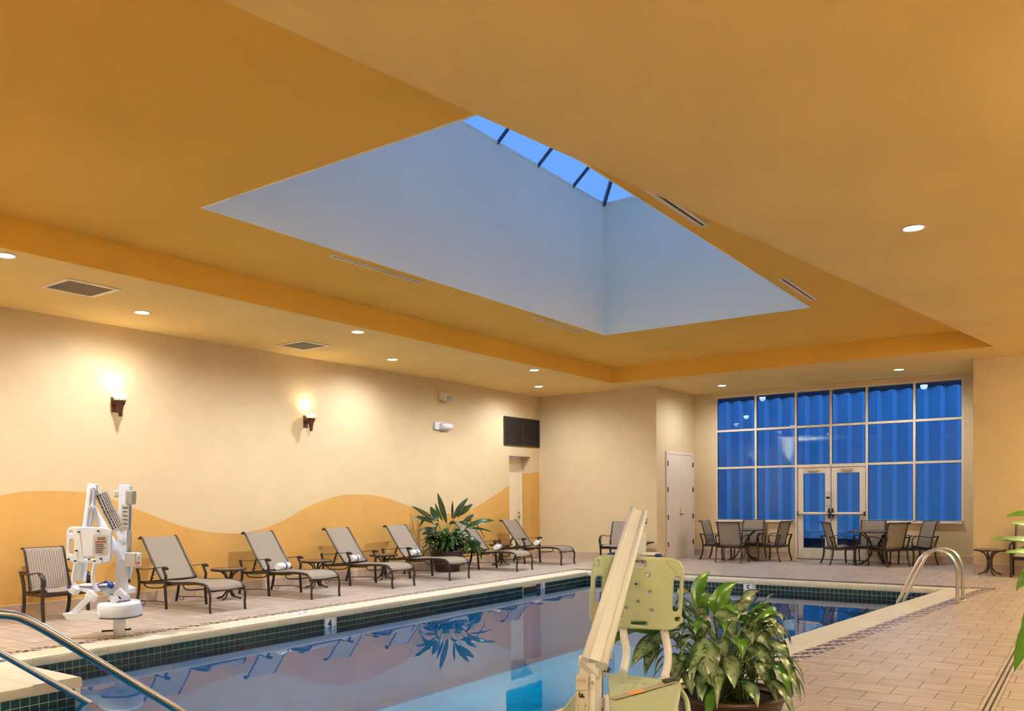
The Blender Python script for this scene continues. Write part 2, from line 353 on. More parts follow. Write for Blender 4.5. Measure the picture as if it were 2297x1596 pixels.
# the other walls
def wall(name, a, b, z0=-.2, z1=Z1, m='cream'):
    return st(MB().quad((a[0], a[1], z0), (b[0], b[1], z0), (b[0], b[1], z1), (a[0], a[1], z1)).build(name, m))
wall('wall_back', (XL, YB), (XC, YB)); wall('wall_closet', (XC, YB), (XC, YW)); wall('wall_right', (XR, YP), (XR, YF)); wall('wall_front', (XR, YF), (XL, YF))
st(MB().quad((XP, YP, -.2), (XR, YP, -.2), (XR, YP, Z1), (XP, YP, Z1)).quad((XP, YP, -.2), (XP, YP, Z1), (XP, YW, Z1), (XP, YW, -.2)).build('wall_pier', 'cream'))
# ------------------------------------------------------------------ ceilings
X0, X1, Y0, Y1 = XL, XR, YF, YW+.6
a, b, c, d = TRAY
mb = MB()
mb.quad((X0, Y0, Z1), (X1, Y0, Z1), (d[0], d[1], Z1), (a[0], a[1], Z1)); mb.quad((X1, Y0, Z1), (X1, Y1, Z1), (c[0], c[1], Z1), (d[0], d[1], Z1))
mb.quad((X1, Y1, Z1), (X0, Y1, Z1), (b[0], b[1], Z1), (c[0], c[1], Z1)); mb.quad((X0, Y1, Z1), (X0, Y0, Z1), (a[0], a[1], Z1), (b[0], b[1], Z1))
st(mb.build('ceiling', 'lowceil'))
mb = MB()
for p, q in zip(TRAY, TRAY[1:]+TRAY[:1]): mb.quad((p[0], p[1], Z1), (q[0], q[1], Z1), (q[0], q[1], Z2), (p[0], p[1], Z2))
st(mb.build('trim_1', 'tray'))
s = [(SK[0], SK[2]), (SK[0], SK[3]), (SK[1], SK[3]), (SK[1], SK[2])]; t = TRAY
mb = MB()
for i in range(4): j = (i+1) % 4; mb.quad((t[i][0], t[i][1], Z2), (t[j][0], t[j][1], Z2), (s[j][0], s[j][1], Z2), (s[i][0], s[i][1], Z2))
st(mb.build('ceiling_tray', 'tray'))
mb = MB()
for i in range(4): j = (i+1) % 4; mb.quad((s[i][0], s[i][1], Z2), (s[j][0], s[j][1], Z2), (s[j][0], s[j][1], Z3), (s[i][0], s[i][1], Z3))
st(mb.build('wall_skylight_shaft', 'shaft'))
mb = MB()                                             # metal bead round the opening
for i in range(4):
    j = (i+1) % 4; mb.bar((s[i][0], s[i][1], Z2-.002), (s[j][0], s[j][1], Z2-.002), .014, .014, (0, 0, 1))
st(mb.build('trim_2', 'shaft'))
# glazed hip roof over the shaft
w2 = st(empty('window_2', ((SK[0]+SK[1])/2, SK[3], Z3)))
mx, hr = (SK[0]+SK[1])/2, 1.52; rw = (SK[1]-SK[0])/2; ry0, ry1 = SK[2]+rw, SK[3]-rw; ZR = Z3+hr
def wpart(mb, name, m): return lift_to_parent(mb.build(name, m), w2)
bys = [SK[3]-1.09-.0, SK[3]-2.18, SK[3]-3.27]
k = SK[3]-4.45
while k > SK[2]+.3: bys.append(k); k -= 1.14
for side in (0, 1):
    xe = SK[side]
    edges = [SK[3]]+bys+[SK[2]]
    for y in bys:
        if y > ry1: tt = (SK[3]-y)/rw
        elif y < ry0: tt = (y-SK[2])/rw
        else: tt = 1.0
        p = Vector((xe, y, Z3)); q = Vector((xe+(mx-xe)*tt, y, Z3+hr*tt)); nrm = Vector(((-1 if side == 0 else 1)*hr, 0, rw))
        wpart(MB().bar(p, q, .022, .05, nrm), 'rafter', 'rafter')
    for y1, y0 in zip(edges, edges[1:]):
        def top(y):
            tt = min(1.0, (SK[3]-y)/rw, (y-SK[2])/rw); return (xe+(mx-xe)*tt, y, Z3+hr*tt+.04)
        pts = [(xe, y1, Z3+.04), (xe, y0, Z3+.04), top(y0)]
        for ym in (ry1, ry0):
            if y0 < ym < y1: pts.append(top(ym))
        if y1 != SK[3]: pts.append(top(y1))
        pts = [p for i, p in enumerate(pts) if (Vector(p)-Vector(pts[i-1])).length > .01]
        wpart(MB().add(pts, [tuple(range(len(pts)))]), 'glass_pane', 'roofglass')
for ye, ry in ((SK[3], ry1), (SK[2], ry0)):
    wpart(MB().add([(SK[0], ye, Z3+.04), (SK[1], ye, Z3+.04), (mx, ry, ZR+.04)], [(0, 1, 2)]), 'glass_pane', 'roofglass')
    for xe in SK[:2]: wpart(MB().bar((xe, ye, Z3), (mx, ry, ZR), .05, .07, (0, 0, 1)), 'hip_rafter', 'rafter')
wpart(MB().bar((mx, ry0, ZR), (mx, ry1, ZR), .06, .12, (0, 0, 1)), 'ridge_beam', 'rafter')
mb = MB()
for i in range(4): j = (i+1) % 4; mb.bar((s[i][0], s[i][1], Z3+.015), (s[j][0], s[j][1], Z3+.015), .03, .03, (0, 0, 1))
wpart(mb, 'curb', 'shaft')
# ------------------------------------------------------------------ pool basin, waterline tiles, coping, mosaic, floor
PB = [(-8.62, 3.85), (-8.62, 15.08), (rx(15.08), 15.08), (rx(2.2), 2.2), (-7.31, 2.2), (-7.31, 3.85)]   # clockwise
ZW, ZC, ZBOT = -.19, -.075, -1.45
pool = st(empty('pool_basin', (-5.3, 9.0, 0)))
def pp(mb, name, m, par=pool, **kw):
    o = lift_to_parent(mb.build(name, m), par)
    for k_, v_ in kw.items(): o[k_] = v_
    return o
mb = MB()
for p, q in zip(PB, PB[1:]+PB[:1]): mb.quad((p[0], p[1], ZBOT), (q[0], q[1], ZBOT), (q[0], q[1], -.30), (p[0], p[1], -.30))
mb.quad((PB[0][0], PB[0][1], ZBOT), (PB[1][0], PB[1][1], ZBOT), (PB[2][0], PB[2][1], ZBOT), (rx(3.85), 3.85, ZBOT)); mb.quad((-7.31, 3.85, ZBOT), (rx(3.85), 3.85, ZBOT), (PB[3][0], 2.2, ZBOT), (-7.31, 2.2, ZBOT))
pp(mb, 'basin_shell', 'basin')
mb = MB()
for p, q in zip(PB, PB[1:]+PB[:1]): mb.quad((p[0], p[1], -.30), (q[0], q[1], -.30), (q[0], q[1], ZC), (p[0], p[1], ZC))
pp(mb, 'grout_band', 'pgrout')
for i in range(4): pp(MB().box((-6.2, 2.37+.3*i, -.55-.24*i-.35), (2.2, .34 if i == 0 else .32, .7), ch=.02), 'step', 'basin')
PT = .0762; cand = []
marks = {0: [(7.90, 8.06, '4'), (13.31, 13.40, '5')], 1: [(-5.33, -5.17, '5')]}
skim = (12.72, 13.13)
for wi, (p, q) in enumerate(zip(PB[:6], PB[1:]+PB[:1])):
    if wi in (2, 3): continue
    P, Q = Vector((*p, 0)), Vector((*q, 0)); Ln = (Q-P).length; dr = (Q-P)/Ln; nin = Vector((dr.y, -dr.x, 0)); n_ = int(Ln/PT)
    for i in range(n_):
        c = P+dr*(i+.5)*PT
        coord = c.y if wi == 0 else c.x
        if any(a-.03 < coord < b+.03 for a, b, _ in marks.get(wi, [])) or (wi == 0 and skim[0] < coord < skim[1]): continue
        for r_ in range(3):
            z = ZC-.004-(r_+.5)*PT
            if z+PT/2 < -.32: continue
            cand.append(((c-Vector((0, 0, 1.5))).length+(5 if z < ZW else 0), c+nin*.001+Vector((0, 0, z)), dr))
cand.sort(key=lambda t_: t_[0])
tm = {}
rest = MB()
for i, (_, c, dr) in enumerate(cand):
    if i < 300:
        key = (round(dr.x, 3), round(dr.y, 3))
        if key not in tm:
            g = MB(); g.box((0, 0, 0), (PT-.006, .006, PT-.006), rz=math.atan2(dr.y, dr.x)); tm[key] = g.mesh('waterline_tile'); tm[key].materials.append(M['ptile'])
        o = bpy.data.objects.new('waterline_tile', tm[key]); C.objects.link(o); o.parent = pool; o.location = c-Vector(pool.location)
    else: rest.box(c, (PT-.006, .006, PT-.006), rz=math.atan2(dr.y, dr.x))
pp(rest, 'waterline_tiles', 'ptile', kind='stuff')
for wi, lst in marks.items():
    for a_, b_, ch in lst:
        if wi == 0:
            org = (-8.612, (a_+b_)/2, ZC-.085); R_ = frame_mtx(org, (0, 1, 0), (0, 0, 1)); dd = (.008, b_-a_, .165)
        else:
            org = ((a_+b_)/2, 15.072, ZC-.085); R_ = frame_mtx(org, (1, 0, 0), (0, 0, 1)); dd = (b_-a_, .008, .165)
        dm = pp(MB().box(org, dd), 'depth_marker_tile', 'white')
        t_ = text('depth_number', ch, .17, 'ink', dm, Matrix.Translation(R_.to_3x3() @ Vector((0, 0, .006))) @ R_, scx=.9 if b_-a_ > .12 else .6)
        pass
pp(MB().box((-8.60, (skim[0]+skim[1])/2, ZC-.09), (.03, skim[1]-skim[0], .12)), 'skimmer_opening', 'black')
# coping stones
CW = .36; copb = []
def stone(poly, z0=ZC, z1=0.012): return MB().prism(poly, z0, z1)
def copstrip(P, Q, wdt, Ln, first=0.0, mi0=0, mi1=0):  # inner edge P->Q, pool on the right hand side; stones lie to the left
    P, Q = Vector((*P, 0)), Vector((*Q, 0)); T_ = (Q-P).length; dr = (Q-P)/T_; out = Vector((-dr.y, dr.x, 0))
    cuts = [0]+[first+i*Ln for i in range(int(T_/Ln)+2) if .05 < first+i*Ln < T_-.05]+[T_]
    for i, (a_, b_) in enumerate(zip(cuts, cuts[1:])):
        a2, b2 = a_, b_
        ea = -wdt*mi0 if i == 0 else 0; eb = wdt*mi1 if i == len(cuts)-2 else 0
        g = .002
        i0 = P+dr*(a2+g); i1 = P+dr*(b2-g); o1 = P+dr*(b2-g+eb)+out*wdt; o0 = P+dr*(a2+g+ea)+out*wdt
        bull = 0.02; rows = []
        prof = [(-.012, ZC), (-.018, ZC+.02), (-.018, -.02), (-.010, .004), (.006, .012)]   # bullnose towards the water
        m_ = MB(); vs = []
        for (u_, z_) in prof: vs += [i0+out*u_+ZU*z_, i1+out*u_+ZU*z_]
        vs += [o0+ZU*.012, o1+ZU*.012, o0+ZU*ZC, o1+ZU*ZC]
        n_ = len(vs)//2; fs = [(2*k_, 2*k_+1, 2*k_+3, 2*k_+2) for k_ in range(n_-1)]+[(2*n_-2, 2*n_-1, 1, 0)]+[tuple(range(0, 2*n_, 2)), tuple(reversed(range(1, 2*n_, 2)))]
        m_.add(vs, fs); copb.append(m_)
copstrip(PB[0], PB[1], CW, .76, .22, mi1=1); copstrip(PB[1], PB[2], CW, .76, .4, mi0=1, mi1=.9); copstrip(PB[2], PB[3], .43, .76, .3, mi0=.75, mi1=0)
copstrip(PB[4], (-7.31, 3.448), CW+.5, .76, .5); copstrip((-7.31, 3.85), (-8.62+.0, 3.85), 0.40, .66, .9)
for m_ in copb: pp(m_, 'coping_stone', 'coping')
water = st(MB().add([(p[0], p[1], ZW) for p in PB], [tuple(reversed(range(6)))]).build('pool_water', 'water'))
# mosaic border beside the coping, then the floor
fl = st(empty('floor', (-5, 9, 0)))
MWD = .19
def inner(y): return rx(y)+.432
RS = [((inner(-1), -1), (inner(15.44), 15.44))]
mosd, mosl, moss = [], [], MB()
pat = ['DDLD', 'LDDL', 'LLDD', 'DLLD', 'DDLL', 'LDDL']
def mosaic(P, Q, wdt, objs):
    P, Q = Vector((*P, 0)), Vector((*Q, 0)); T_ = (Q-P).length; dr = (Q-P)/T_; out = Vector((dr.y, -dr.x, 0)); n_ = int(T_/.048); cw = wdt/4
    for i in range(n_):
        for j in range(4):
            D = pat[i % 6][j] == 'D'
            c = P+dr*((i+.5)*.048)+out*((j+.5)*cw)+ZU*.009
            objs.append((c, D, dr, (.043 if D else .040, cw-.004, .006)))
lst = []
mosaic((inner(4.0), 4.0), (inner(15.44), 15.44), MWD, lst)
lst2 = []
mosaic((-8.62-CW, 15.44), (-8.62-CW, 3.4), MWD, lst2)
lst2 = [x for x in lst2]
lst3 = []; mosaic((inner(15.44)+.2, 15.44), (-9.1, 15.44), -MWD*.7, lst3)
allm = sorted([(((c-Vector((0, 0, 1.5))).length), c, D, dr, dims, k_) for k_, L_ in enumerate((lst, lst2, lst3)) for c, D, dr, dims in L_], key=lambda t_: t_[0])
cnt = 0; md, ml = MB(), MB(); mm = {}
for _, c, D, dr, dims, k_ in allm:
    ang = math.atan2(dr.y, dr.x)
    vis = k_ == 0 and c.y > 7.6
    if vis and cnt < 300 and D:
        key = (D, k_)
        if key not in mm:
            g = MB().box((0, 0, 0), dims, rz=ang); mm[key] = g.mesh('mosaic_piece'); mm[key].materials.append(M['mosd' if D else 'mosl'])
        o = bpy.data.objects.new('mosaic_piece', mm[key]); C.objects.link(o); o.parent = fl; o.location = c-Vector(fl.location); cnt += 1
    else: (md if D else ml).box(c, (dims[0], abs(dims[1]), dims[2]), rz=ang)
pp(md, 'mosaic_pieces', 'mosd', fl, kind='stuff'); pp(ml, 'pale_mosaic_pieces', 'mosl', fl, kind='stuff')
# floor tiles clipped to the deck regions
def clip(poly, reg):                                  # Sutherland-Hodgman, reg counter-clockwise
    out = poly
    for i in range(len(reg)):
        A, B = reg[i], reg[(i+1) % len(reg)]; inp = out; out = []
        if not inp: return []
        side = lambda p: (B[0]-A[0])*(p[1]-A[1])-(B[1]-A[1])*(p[0]-A[0])
        for j in range(len(inp)):
            p, q = inp[j-1], inp[j]; sp_, sq = side(p), side(q)
            if (sp_ >= 0) != (sq >= 0):
                tt = sp_/(sp_-sq); out.append((p[0]+(q[0]-p[0])*tt, p[1]+(q[1]-p[1])*tt))
            if sq >= 0: out.append(q)
    return out
def area(p): return abs(sum(p[i-1][0]*p[i][1]-p[i][0]*p[i-1][1] for i in range(len(p))))/2
xo = -8.62-CW-MWD-.004
BB = .30                                              # straight course along the left border
o15, om = inner(15.44)+MWD+.01, inner(YF)+MWD+.01
regs = [([(XL, YF), (xo-BB, YF), (xo-BB, YB), (XL, YB)], 0), ([(xo-BB, YF), (xo, YF), (xo, 15.44+MWD*.7), (xo-BB, 15.44+MWD*.7)], 1),
        ([(xo-BB, 15.44+MWD*.7), (o15, 15.44+MWD*.7), (XP, YW), (XC, YW), (XC, YB), (xo-BB, YB)], 0),
        ([(om, YF), (-.70, YF), (-.70, YP), (XP, YP), (XP, 15.6), (o15, 15.44+MWD*.7)], 0), ([(-.60, YF), (XR, YF), (XR, YP), (-.60, YP)], 0),
        ([(xo, YF), (-8.18, YF), (-8.18, 3.44), (xo, 3.44)], 0), ([(-8.17, YF), (om, YF), (inner(1.8)+MWD, 1.8), (-8.17, 1.8)], 0)]
yj = 15.44+MWD*.7; regs[3] = ([(om, YF), (-.70, YF), (-.70, yj), (o15, yj)], 0)
regs[2] = ([(xo-BB, yj), (o15, yj), (XP, YP), (xo-BB, YP)], 0); regs += [([(o15, yj), (-.70, yj), (-.70, YP), (XP, YP)], 0), ([(XC, YP), (XP, YP), (XP, YW), (XC, YW)], 0)]
TS = .305; tl = []
for reg, mode in regs:
    xs = [p[0] for p in reg]; ysr = [p[1] for p in reg]
    rows_ = range(int(math.floor((min(ysr)-7.55)/TS))-1, int((max(ysr)-7.55)/TS)+2)
    if mode == 1:
        k_ = 0; y = YF
        while y < 15.6:
            tl.append((clip([(xo-BB, y), (xo, y), (xo, y+.6), (xo-BB, y+.6)], reg), False)); y += .6
        continue
    for r_ in rows_:
        y0 = 7.55+r_*TS; off = -1.472 if r_ % 2 else -1.317
        for i in range(int((min(xs)-off)/TS)-1, int((max(xs)-off)/TS)+2):
            x0 = off+i*TS; full = [(x0, y0), (x0+TS, y0), (x0+TS, y0+TS), (x0, y0+TS)]
            c_ = clip(full, reg)
            if len(c_) > 2 and area(c_) > .0004: tl.append((c_, area(c_) > TS*TS*.9999999 and len(c_) == 4))
def inset(poly, g=.0033):
    cx_ = sum(p[0] for p in poly)/len(poly); cy_ = sum(p[1] for p in poly)/len(poly)
    w_ = max(p[0] for p in poly)-min(p[0] for p in poly); h_ = max(p[1] for p in poly)-min(p[1] for p in poly)
    return [(cx_+(p[0]-cx_)*(1-2*g/max(w_, .02)), cy_+(p[1]-cy_)*(1-2*g/max(h_, .02))) for p in poly]
def inframe(p):
    v = MM @ (np.array([p[0], p[1], 0])-O)
    if v[2] < .3: return False
    x, y = FPX*v[0]/v[2]+CX, FPX*v[1]/v[2]+CY
    return -30 < x < W+30 and y < HH+60
tl2 = []
for poly, full in tl:
    if len(poly) < 3: continue
    cx_ = sum(p[0] for p in poly)/len(poly); cy_ = sum(p[1] for p in poly)/len(poly)
    if cx_ > XP and cy_ > YP: continue
    if cx_ < XC and cy_ > YB: continue
    tl2.append((math.hypot(cx_, cy_)+(0 if inframe((cx_, cy_)) else 50), (cx_, cy_), poly, full))
tl2.sort(key=lambda t_: t_[0])
g = MB().box((0, 0, .002), (TS-.0065, TS-.0065, .016)); tme = g.mesh('floor_tile'); tme.materials.append(M['tile'])
rest = MB()
for i, (_, c_, poly, full) in enumerate(tl2):
    if i < 300:
        if full: o = bpy.data.objects.new('floor_tile', tme); C.objects.link(o); o.location = Vector((c_[0], c_[1], 0))-Vector(fl.location)
        else:
            q = inset(poly); g = MB().prism([(p[0]-c_[0], p[1]-c_[1]) for p in q], -.006, .010); o = g.build('floor_tile', 'tile'); o.location = Vector((c_[0], c_[1], 0))-Vector(fl.location)
        o.parent = fl
    else: rest.prism(inset(poly), -.006, .010)
pp(rest, 'far_floor_tiles', 'tile', fl, kind='stuff')
mb = MB()                                             # mortar bed under tiles and mosaic (with the pool left open)
Xa, Xb = XL-.5, XR; Ya, Yb_ = YF, YW+.6; zg = .004
xi = -8.62-.3
mb.quad((Xa, Ya, zg), (xi, Ya, zg), (xi, Yb_, zg), (Xa, Yb_, zg)); mb.quad((xi, 15.4, zg), (Xb, 15.4, zg), (Xb, Yb_, zg), (xi, Yb_, zg))
mb.quad((inner(Ya)-.05, Ya, zg), (Xb, Ya, zg), (Xb, 15.4, zg), (inner(15.4)-.05, 15.4, zg)); mb.quad((xi, Ya, zg), (-7.6, Ya, zg), (-7.6, 3.8, zg), (xi, 3.8, zg)); mb.quad((-7.6, Ya, zg), (inner(Ya)-.05, Ya, zg), (inner(2.0), 2.15, zg), (-7.6, 2.15, zg))
pp(mb, 'mortar_bed', 'grout', fl)
# slot drain
dr_ = empty('trench_drain', (-.65, 9, 0)); tag(dr_, 'narrow two-slot trench drain running through the right floor tiles', 'drain')
for x in (-.688, -.65, -.612):
    pp(MB().box((x, 8, .006), (.022, 20.5, .012)), 'rail', 'tile', dr_)
for x in (-.669, -.631): pp(MB().box((x, 8, .003), (.014, 20.5, .006)), 'slot', 'dark', dr_)
# ------------------------------------------------------------------ baseboards (tile by tile)
def baseboard(name, a, b, h=.17, L=.33, skip=None):
    a = Vector((*a, 0)); b = Vector((*b, 0)); T_ = (b-a).length; dr = (b-a)/T_; n = Vector((dr.y, -dr.x, 0)); e = st(empty(name, a))
    k_ = 0
    while k_ < T_-.02:
        k1 = min(k_+L, T_); c = (a+dr*(k_+k1)/2)+n*.006+ZU*(h/2+.008)
        if not (skip and skip[0] < c.y < skip[1]):
            o = MB().box((0, 0, 0), (k1-k_-.004, .012, h), rz=math.atan2(dr.y, dr.x)).build('base_tile', 'basetile', e); o.location = c-a
        k_ = k1
    mb = MB().bar(Vector((0, 0, h+.012))+n*.006, dr*T_+Vector((0, 0, h+.012))+n*.006, .014, .006, (0, 0, 1)); 
    if not skip: mb.build('top_bead', 'trimw', e)
    return e
baseboard('baseboard_left', (XL, YF), (XL, 16.80)); baseboard('baseboard_left_end', (XL, 17.8), (XL, YB)); baseboard('baseboard_back', (XL, YB), (XC, YB))
baseboard('baseboard_closet', (XC, YB), (XC, 18.62)); baseboard('baseboard_window_left', (XC, YW), (-6.02, YW)); baseboard('baseboard_window_right', (-4.28, YW), (XP, YW)); baseboard('baseboard_pier', (XP, YP), (XR, YP))
# ------------------------------------------------------------------ window wall with window_1 and door_1
zs, zt = .91, 4.03; xw0, xw1, xd0, xd1 = -7.95, -2.40, -5.98, -4.335
mb = MB()
def yq(x0, x1, z0, z1): mb.quad((x0, YW, z0), (x1, YW, z0), (x1, YW, z1), (x0, YW, z1))
yq(XC, xw0, -.2, Z1); yq(xw1, XP, -.2, Z1); yq(xw0, xd0, -.2, zs); yq(xd1, xw1, -.2, zs); yq(xw0, xw1, zt, Z1)
yo = YW+.14
for x in (xw0, xw1): mb.quad((x, YW, zs), (x, yo, zs), (x, yo, zt), (x, YW, zt))
for x in (xd0, xd1): mb.quad((x, YW, 0), (x, yo, 0), (x, yo, zs), (x, YW, zs))
mb.quad((xw0, YW, zt), (xw1, YW, zt), (xw1, yo, zt), (xw0, yo, zt))
for a_, b_ in ((xw0, xd0), (xd1, xw1)): mb.quad((a_, YW, zs), (b_, YW, zs), (b_, yo, zs), (a_, yo, zs))
st(mb.build('wall_window', 'cream'))
w1 = st(empty('window_1', ((xw0+xw1)/2, YW, zs))); yf = YW+.06
def w1p(mb, n, m): return lift_to_parent(mb.build(n, m), w1)
mux = [-6.93, -5.955, -5.15, -4.36, -3.37]; zr = [3.163, 2.235]
for x, hw in [(xw0+.022, .022), (xw1-.022, .022)]: w1p(MB().box((x, yf, (zs+zt)/2), (hw*2, .10, zt-zs), ch=.004), 'frame_side', 'aluframe')
w1p(MB().box(((xw0+xw1)/2, yf, zt-.022), (xw1-xw0-.09, .10, .044)), 'frame_head', 'aluframe')
for x in mux:
    zb = {-5.15: 2.22}.get(x, zs if x not in (-5.955, -4.36) else 0)
    w1p(MB().box((x, yf, (zb+zt-.044)/2), (.052, .10, zt-.044-zb), ch=.004), 'mullion', 'aluframe')
cols = [xw0+.044]+mux+[xw1-.044]
for i in range(6):
    a_, b_ = cols[i]+(.026 if i else 0), cols[i+1]-(.026 if i < 5 else 0)
    for z in zr: w1p(MB().box(((a_+b_)/2, yf, z), (b_-a_, .085, .052)), 'transom', 'aluframe')
    zz_ = [zt-.044]+zr+[zs+.03]
    for r_ in range(3):
        if r_ == 2 and i in (2, 3): continue
        w1p(MB().box(((a_+b_)/2, yf, (zz_[r_]+zz_[r_+1])/2), (b_-a_, .008, zz_[r_]-zz_[r_+1]-.05)), 'glass_pane', 'glass')
        gk = MB()
        for zq in (zz_[r_]-(.026 if r_ else 0)-.004, zz_[r_+1]+(.026 if r_ < 2 else 0)+.004): gk.box(((a_+b_)/2, yf-.03, zq), (b_-a_, .01, .008))
        for xq in (a_+.004, b_-.004): gk.box((xq, yf-.03, (zz_[r_]+zz_[r_+1])/2), (.008, .01, zz_[r_]-zz_[r_+1]-.06))
        w1p(gk, 'gasket', 'dark')
for a_, b_ in ((xw0, xd0-.01), (xd1+.01, xw1)):
    w1p(MB().box(((a_+b_)/2, yf, zs+.015), (b_-a_, .10, .03)), 'frame_sill', 'aluframe'); w1p(MB().box(((a_+b_)/2, YW-.015, zs-.012), (b_-a_, .12, .028), ch=.005), 'sill', 'aluframe')
d1 = st(empty('door_1', (-5.16, YW+.06, 0)))
def d1p(mb, n, m, par=None): return lift_to_parent(mb.build(n, m), par or d1)
for x0, x1, hs in ((-5.915, -5.165, 0), (-5.145, -4.395, 1)):
    leaf = empty('door_leaf', (0, 0, 0)); leaf.parent = d1
    P_ = lambda mb, n, m: lift_to_parent2(mb.build(n, m), leaf, d1)
    def lift_to_parent2(o, lf, root): o.parent = lf; o.location = -Vector(root.location); return o
    z0, z1 = .02, 2.19; sl, br, tr = .125, .26, .14
    for xx in (x0+sl/2, x1-sl/2): P_(MB().box((xx, yf, (z0+z1)/2), (sl, .05, z1-z0), ch=.004), 'stile', 'aluframe')
    P_(MB().box(((x0+x1)/2, yf, z0+br/2), (x1-x0-2*sl, .05, br)), 'bottom_rail', 'aluframe'); P_(MB().box(((x0+x1)/2, yf, z1-tr/2), (x1-x0-2*sl, .05, tr)), 'top_rail', 'aluframe')
    P_(MB().box(((x0+x1)/2, yf, (z0+br+z1-tr)/2), (x1-x0-2*sl, .008, z1-tr-z0-br)), 'glass_pane', 'glass')
    P_(MB().tube([(x0+.02, yf-.07, 1.10), (x1-.02, yf-.07, 1.10)], .032, 10), 'push_bar', 'aluframe')
    inx = x1-.03 if hs == 0 else x0+.03
    P_(MB().box((inx, yf-.06, 1.10), (.075, .07, .09), ch=.01).box((inx+(.02 if hs else -.02)*0, yf-.045, 1.10), (.035, .04, .24), ch=.006), 'latch_case', 'black')
    ex = x0+.015 if hs == 0 else x1-.015
    P_(MB().box((ex, yf-.06, 1.10), (.035, .07, .09), ch=.006), 'bar_end', 'black')
    P_(MB().box(((x0+x1)/2-.02, yf-.055, 2.12), (.24, .05, .05), ch=.01).bar(((x0+x1)/2+.04, yf-.07, 2.14), ((x0+x1)/2-.12, yf-.10, 2.17), .02, .008, (0, 0, 1)), 'door_closer', 'steel2')
    if hs == 0: P_(MB().box((x1-.045, yf-.05, 1.46), (.11, .035, .34), ch=.006).box((x1-.045, yf-.072, 1.47), (.09, .01, .06)), 'lock_case', 'steel2'); P_(MB().box((x1-.045, yf-.078, 1.47), (.085, .006, .05)).cyl((x1-.06, yf-.085, 1.47), (x1-.06, yf-.075, 1.47), .012, 10), 'keypad', 'black')
d1p(MB().box((-5.16, yf, 2.205), (1.55, .09, .022)), 'door_head', 'aluframe'); d1p(MB().box((-5.16, yf, .012), (1.6, .16, .022)), 'threshold', 'dark')
# closet double door, door_2, on the face looking to the right
d2 = st(empty('door_2', (XC, 19.5, 0))); ya, yb, zd = 18.68, 20.32, 2.56
def d2p(mb, n, m): return lift_to_parent(mb.build(n, m), d2)
for y in (ya+.03, yb-.03): d2p(MB().box((XC+.015, y, zd/2), (.05, .06, zd), ch=.004), 'jamb', 'doorpaint')
d2p(MB().box((XC+.015, (ya+yb)/2, zd+.03), (.05, yb-ya, .06), ch=.004), 'head', 'doorpaint')
ym = (ya+yb)/2
for y0, y1 in ((ya+.065, ym-.003), (ym+.003, yb-.065)): d2p(MB().box((XC+.014, (y0+y1)/2, zd/2+.005), (.04, y1-y0, zd-.02), ch=.003), 'door_panel', 'doorpaint')
for y in (ya+.06, yb-.06):
    for z in (.38, 1.03, 1.70, 2.33): d2p(MB().cyl((XC+.045, y, z-.06), (XC+.045, y, z+.06), .014, 8).box((XC+.038, y, z), (.01, .05, .12)), 'hinge', 'black')
d2p(MB().cyl((XC+.03, ym-.05, 1.10), (XC+.05, ym-.05, 1.10), .03, 14).tube([(XC+.05, ym-.05, 1.10), (XC+.08, ym-.05, 1.10), (XC+.085, ym-.01, 1.10), (XC+.085, ym+.08, 1.09)], .011, 8), 'lever_handle', 'brass')
d2p(MB().cyl((XC+.03, ym-.04, 1.19), (XC+.048, ym-.04, 1.19), .022, 12), 'deadbolt', 'brass')
# door_3 in the left recess
d3 = st(empty('door_3', (XD, 17.3, 0)))
def d3p(mb, n, m): return lift_to_parent(mb.build(n, m), d3)
d3p(MB().box((XD+.01, 17.33, 1.28), (.04, .86, 2.56)), 'door_slab', 'trimw'); d3p(MB().box((XD+.03, 17.775, 1.285), (.06, .04, 2.57)), 'jamb', 'trimw'); d3p(MB().box((XD+.03, 16.875, 1.285), (.06, .04, 2.57)), 'jamb', 'trimw')
d3p(MB().cyl((XD+.03, 17.66, 1.06), (XD+.05, 17.66, 1.06), .03, 14).tube([(XD+.05, 17.66, 1.06), (XD+.085, 17.66, 1.06), (XD+.09, 17.62, 1.06), (XD+.09, 17.55, 1.055)], .011, 8), 'lever_handle', 'brass')
d3p(MB().cyl((XD+.03, 17.66, 1.16), (XD+.055, 17.66, 1.16), .026, 12), 'deadbolt', 'brass')
# ------------------------------------------------------------------ outside the window
ex = st(empty('wall_exterior_fluted', (-5, 25.5, 0)))
st(MB().box((-5, 25.0, -.15), (30, 8.6, .2)).build('ground_outside', 'extground'))
zt_, zb_ = 4.45, .49; per = .398; x = -11.0
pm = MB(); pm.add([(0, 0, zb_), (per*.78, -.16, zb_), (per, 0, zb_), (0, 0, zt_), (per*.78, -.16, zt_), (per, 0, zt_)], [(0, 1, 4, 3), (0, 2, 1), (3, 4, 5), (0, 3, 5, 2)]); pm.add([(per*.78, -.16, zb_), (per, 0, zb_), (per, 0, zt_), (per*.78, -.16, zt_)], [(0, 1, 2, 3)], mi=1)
pme = pm.mesh('fluted_panel'); pme.materials.append(M['extpanel']); pme.materials.append(M['extedge_lit'])
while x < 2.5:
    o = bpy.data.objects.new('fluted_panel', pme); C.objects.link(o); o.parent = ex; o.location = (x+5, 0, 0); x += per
lift_to_parent(MB().box((-4.5, 25.55, .37), (14, .25, .22)).build('lower_beam', 'extpanel'), ex)
lift_to_parent(MB().box((-4.5, 25.62, .12), (14, .2, .3)).build('recessed_base', 'extdark'), ex)
st(MB().box((-5, 25.75, 4.62), (14, .7, .36)).build('trim_3', 'extdark'))
st(MB().box((-10.9, 23.2, 2), (.2, 4.8, 4.2)).build('wall_exterior_side', 'extpanel'))
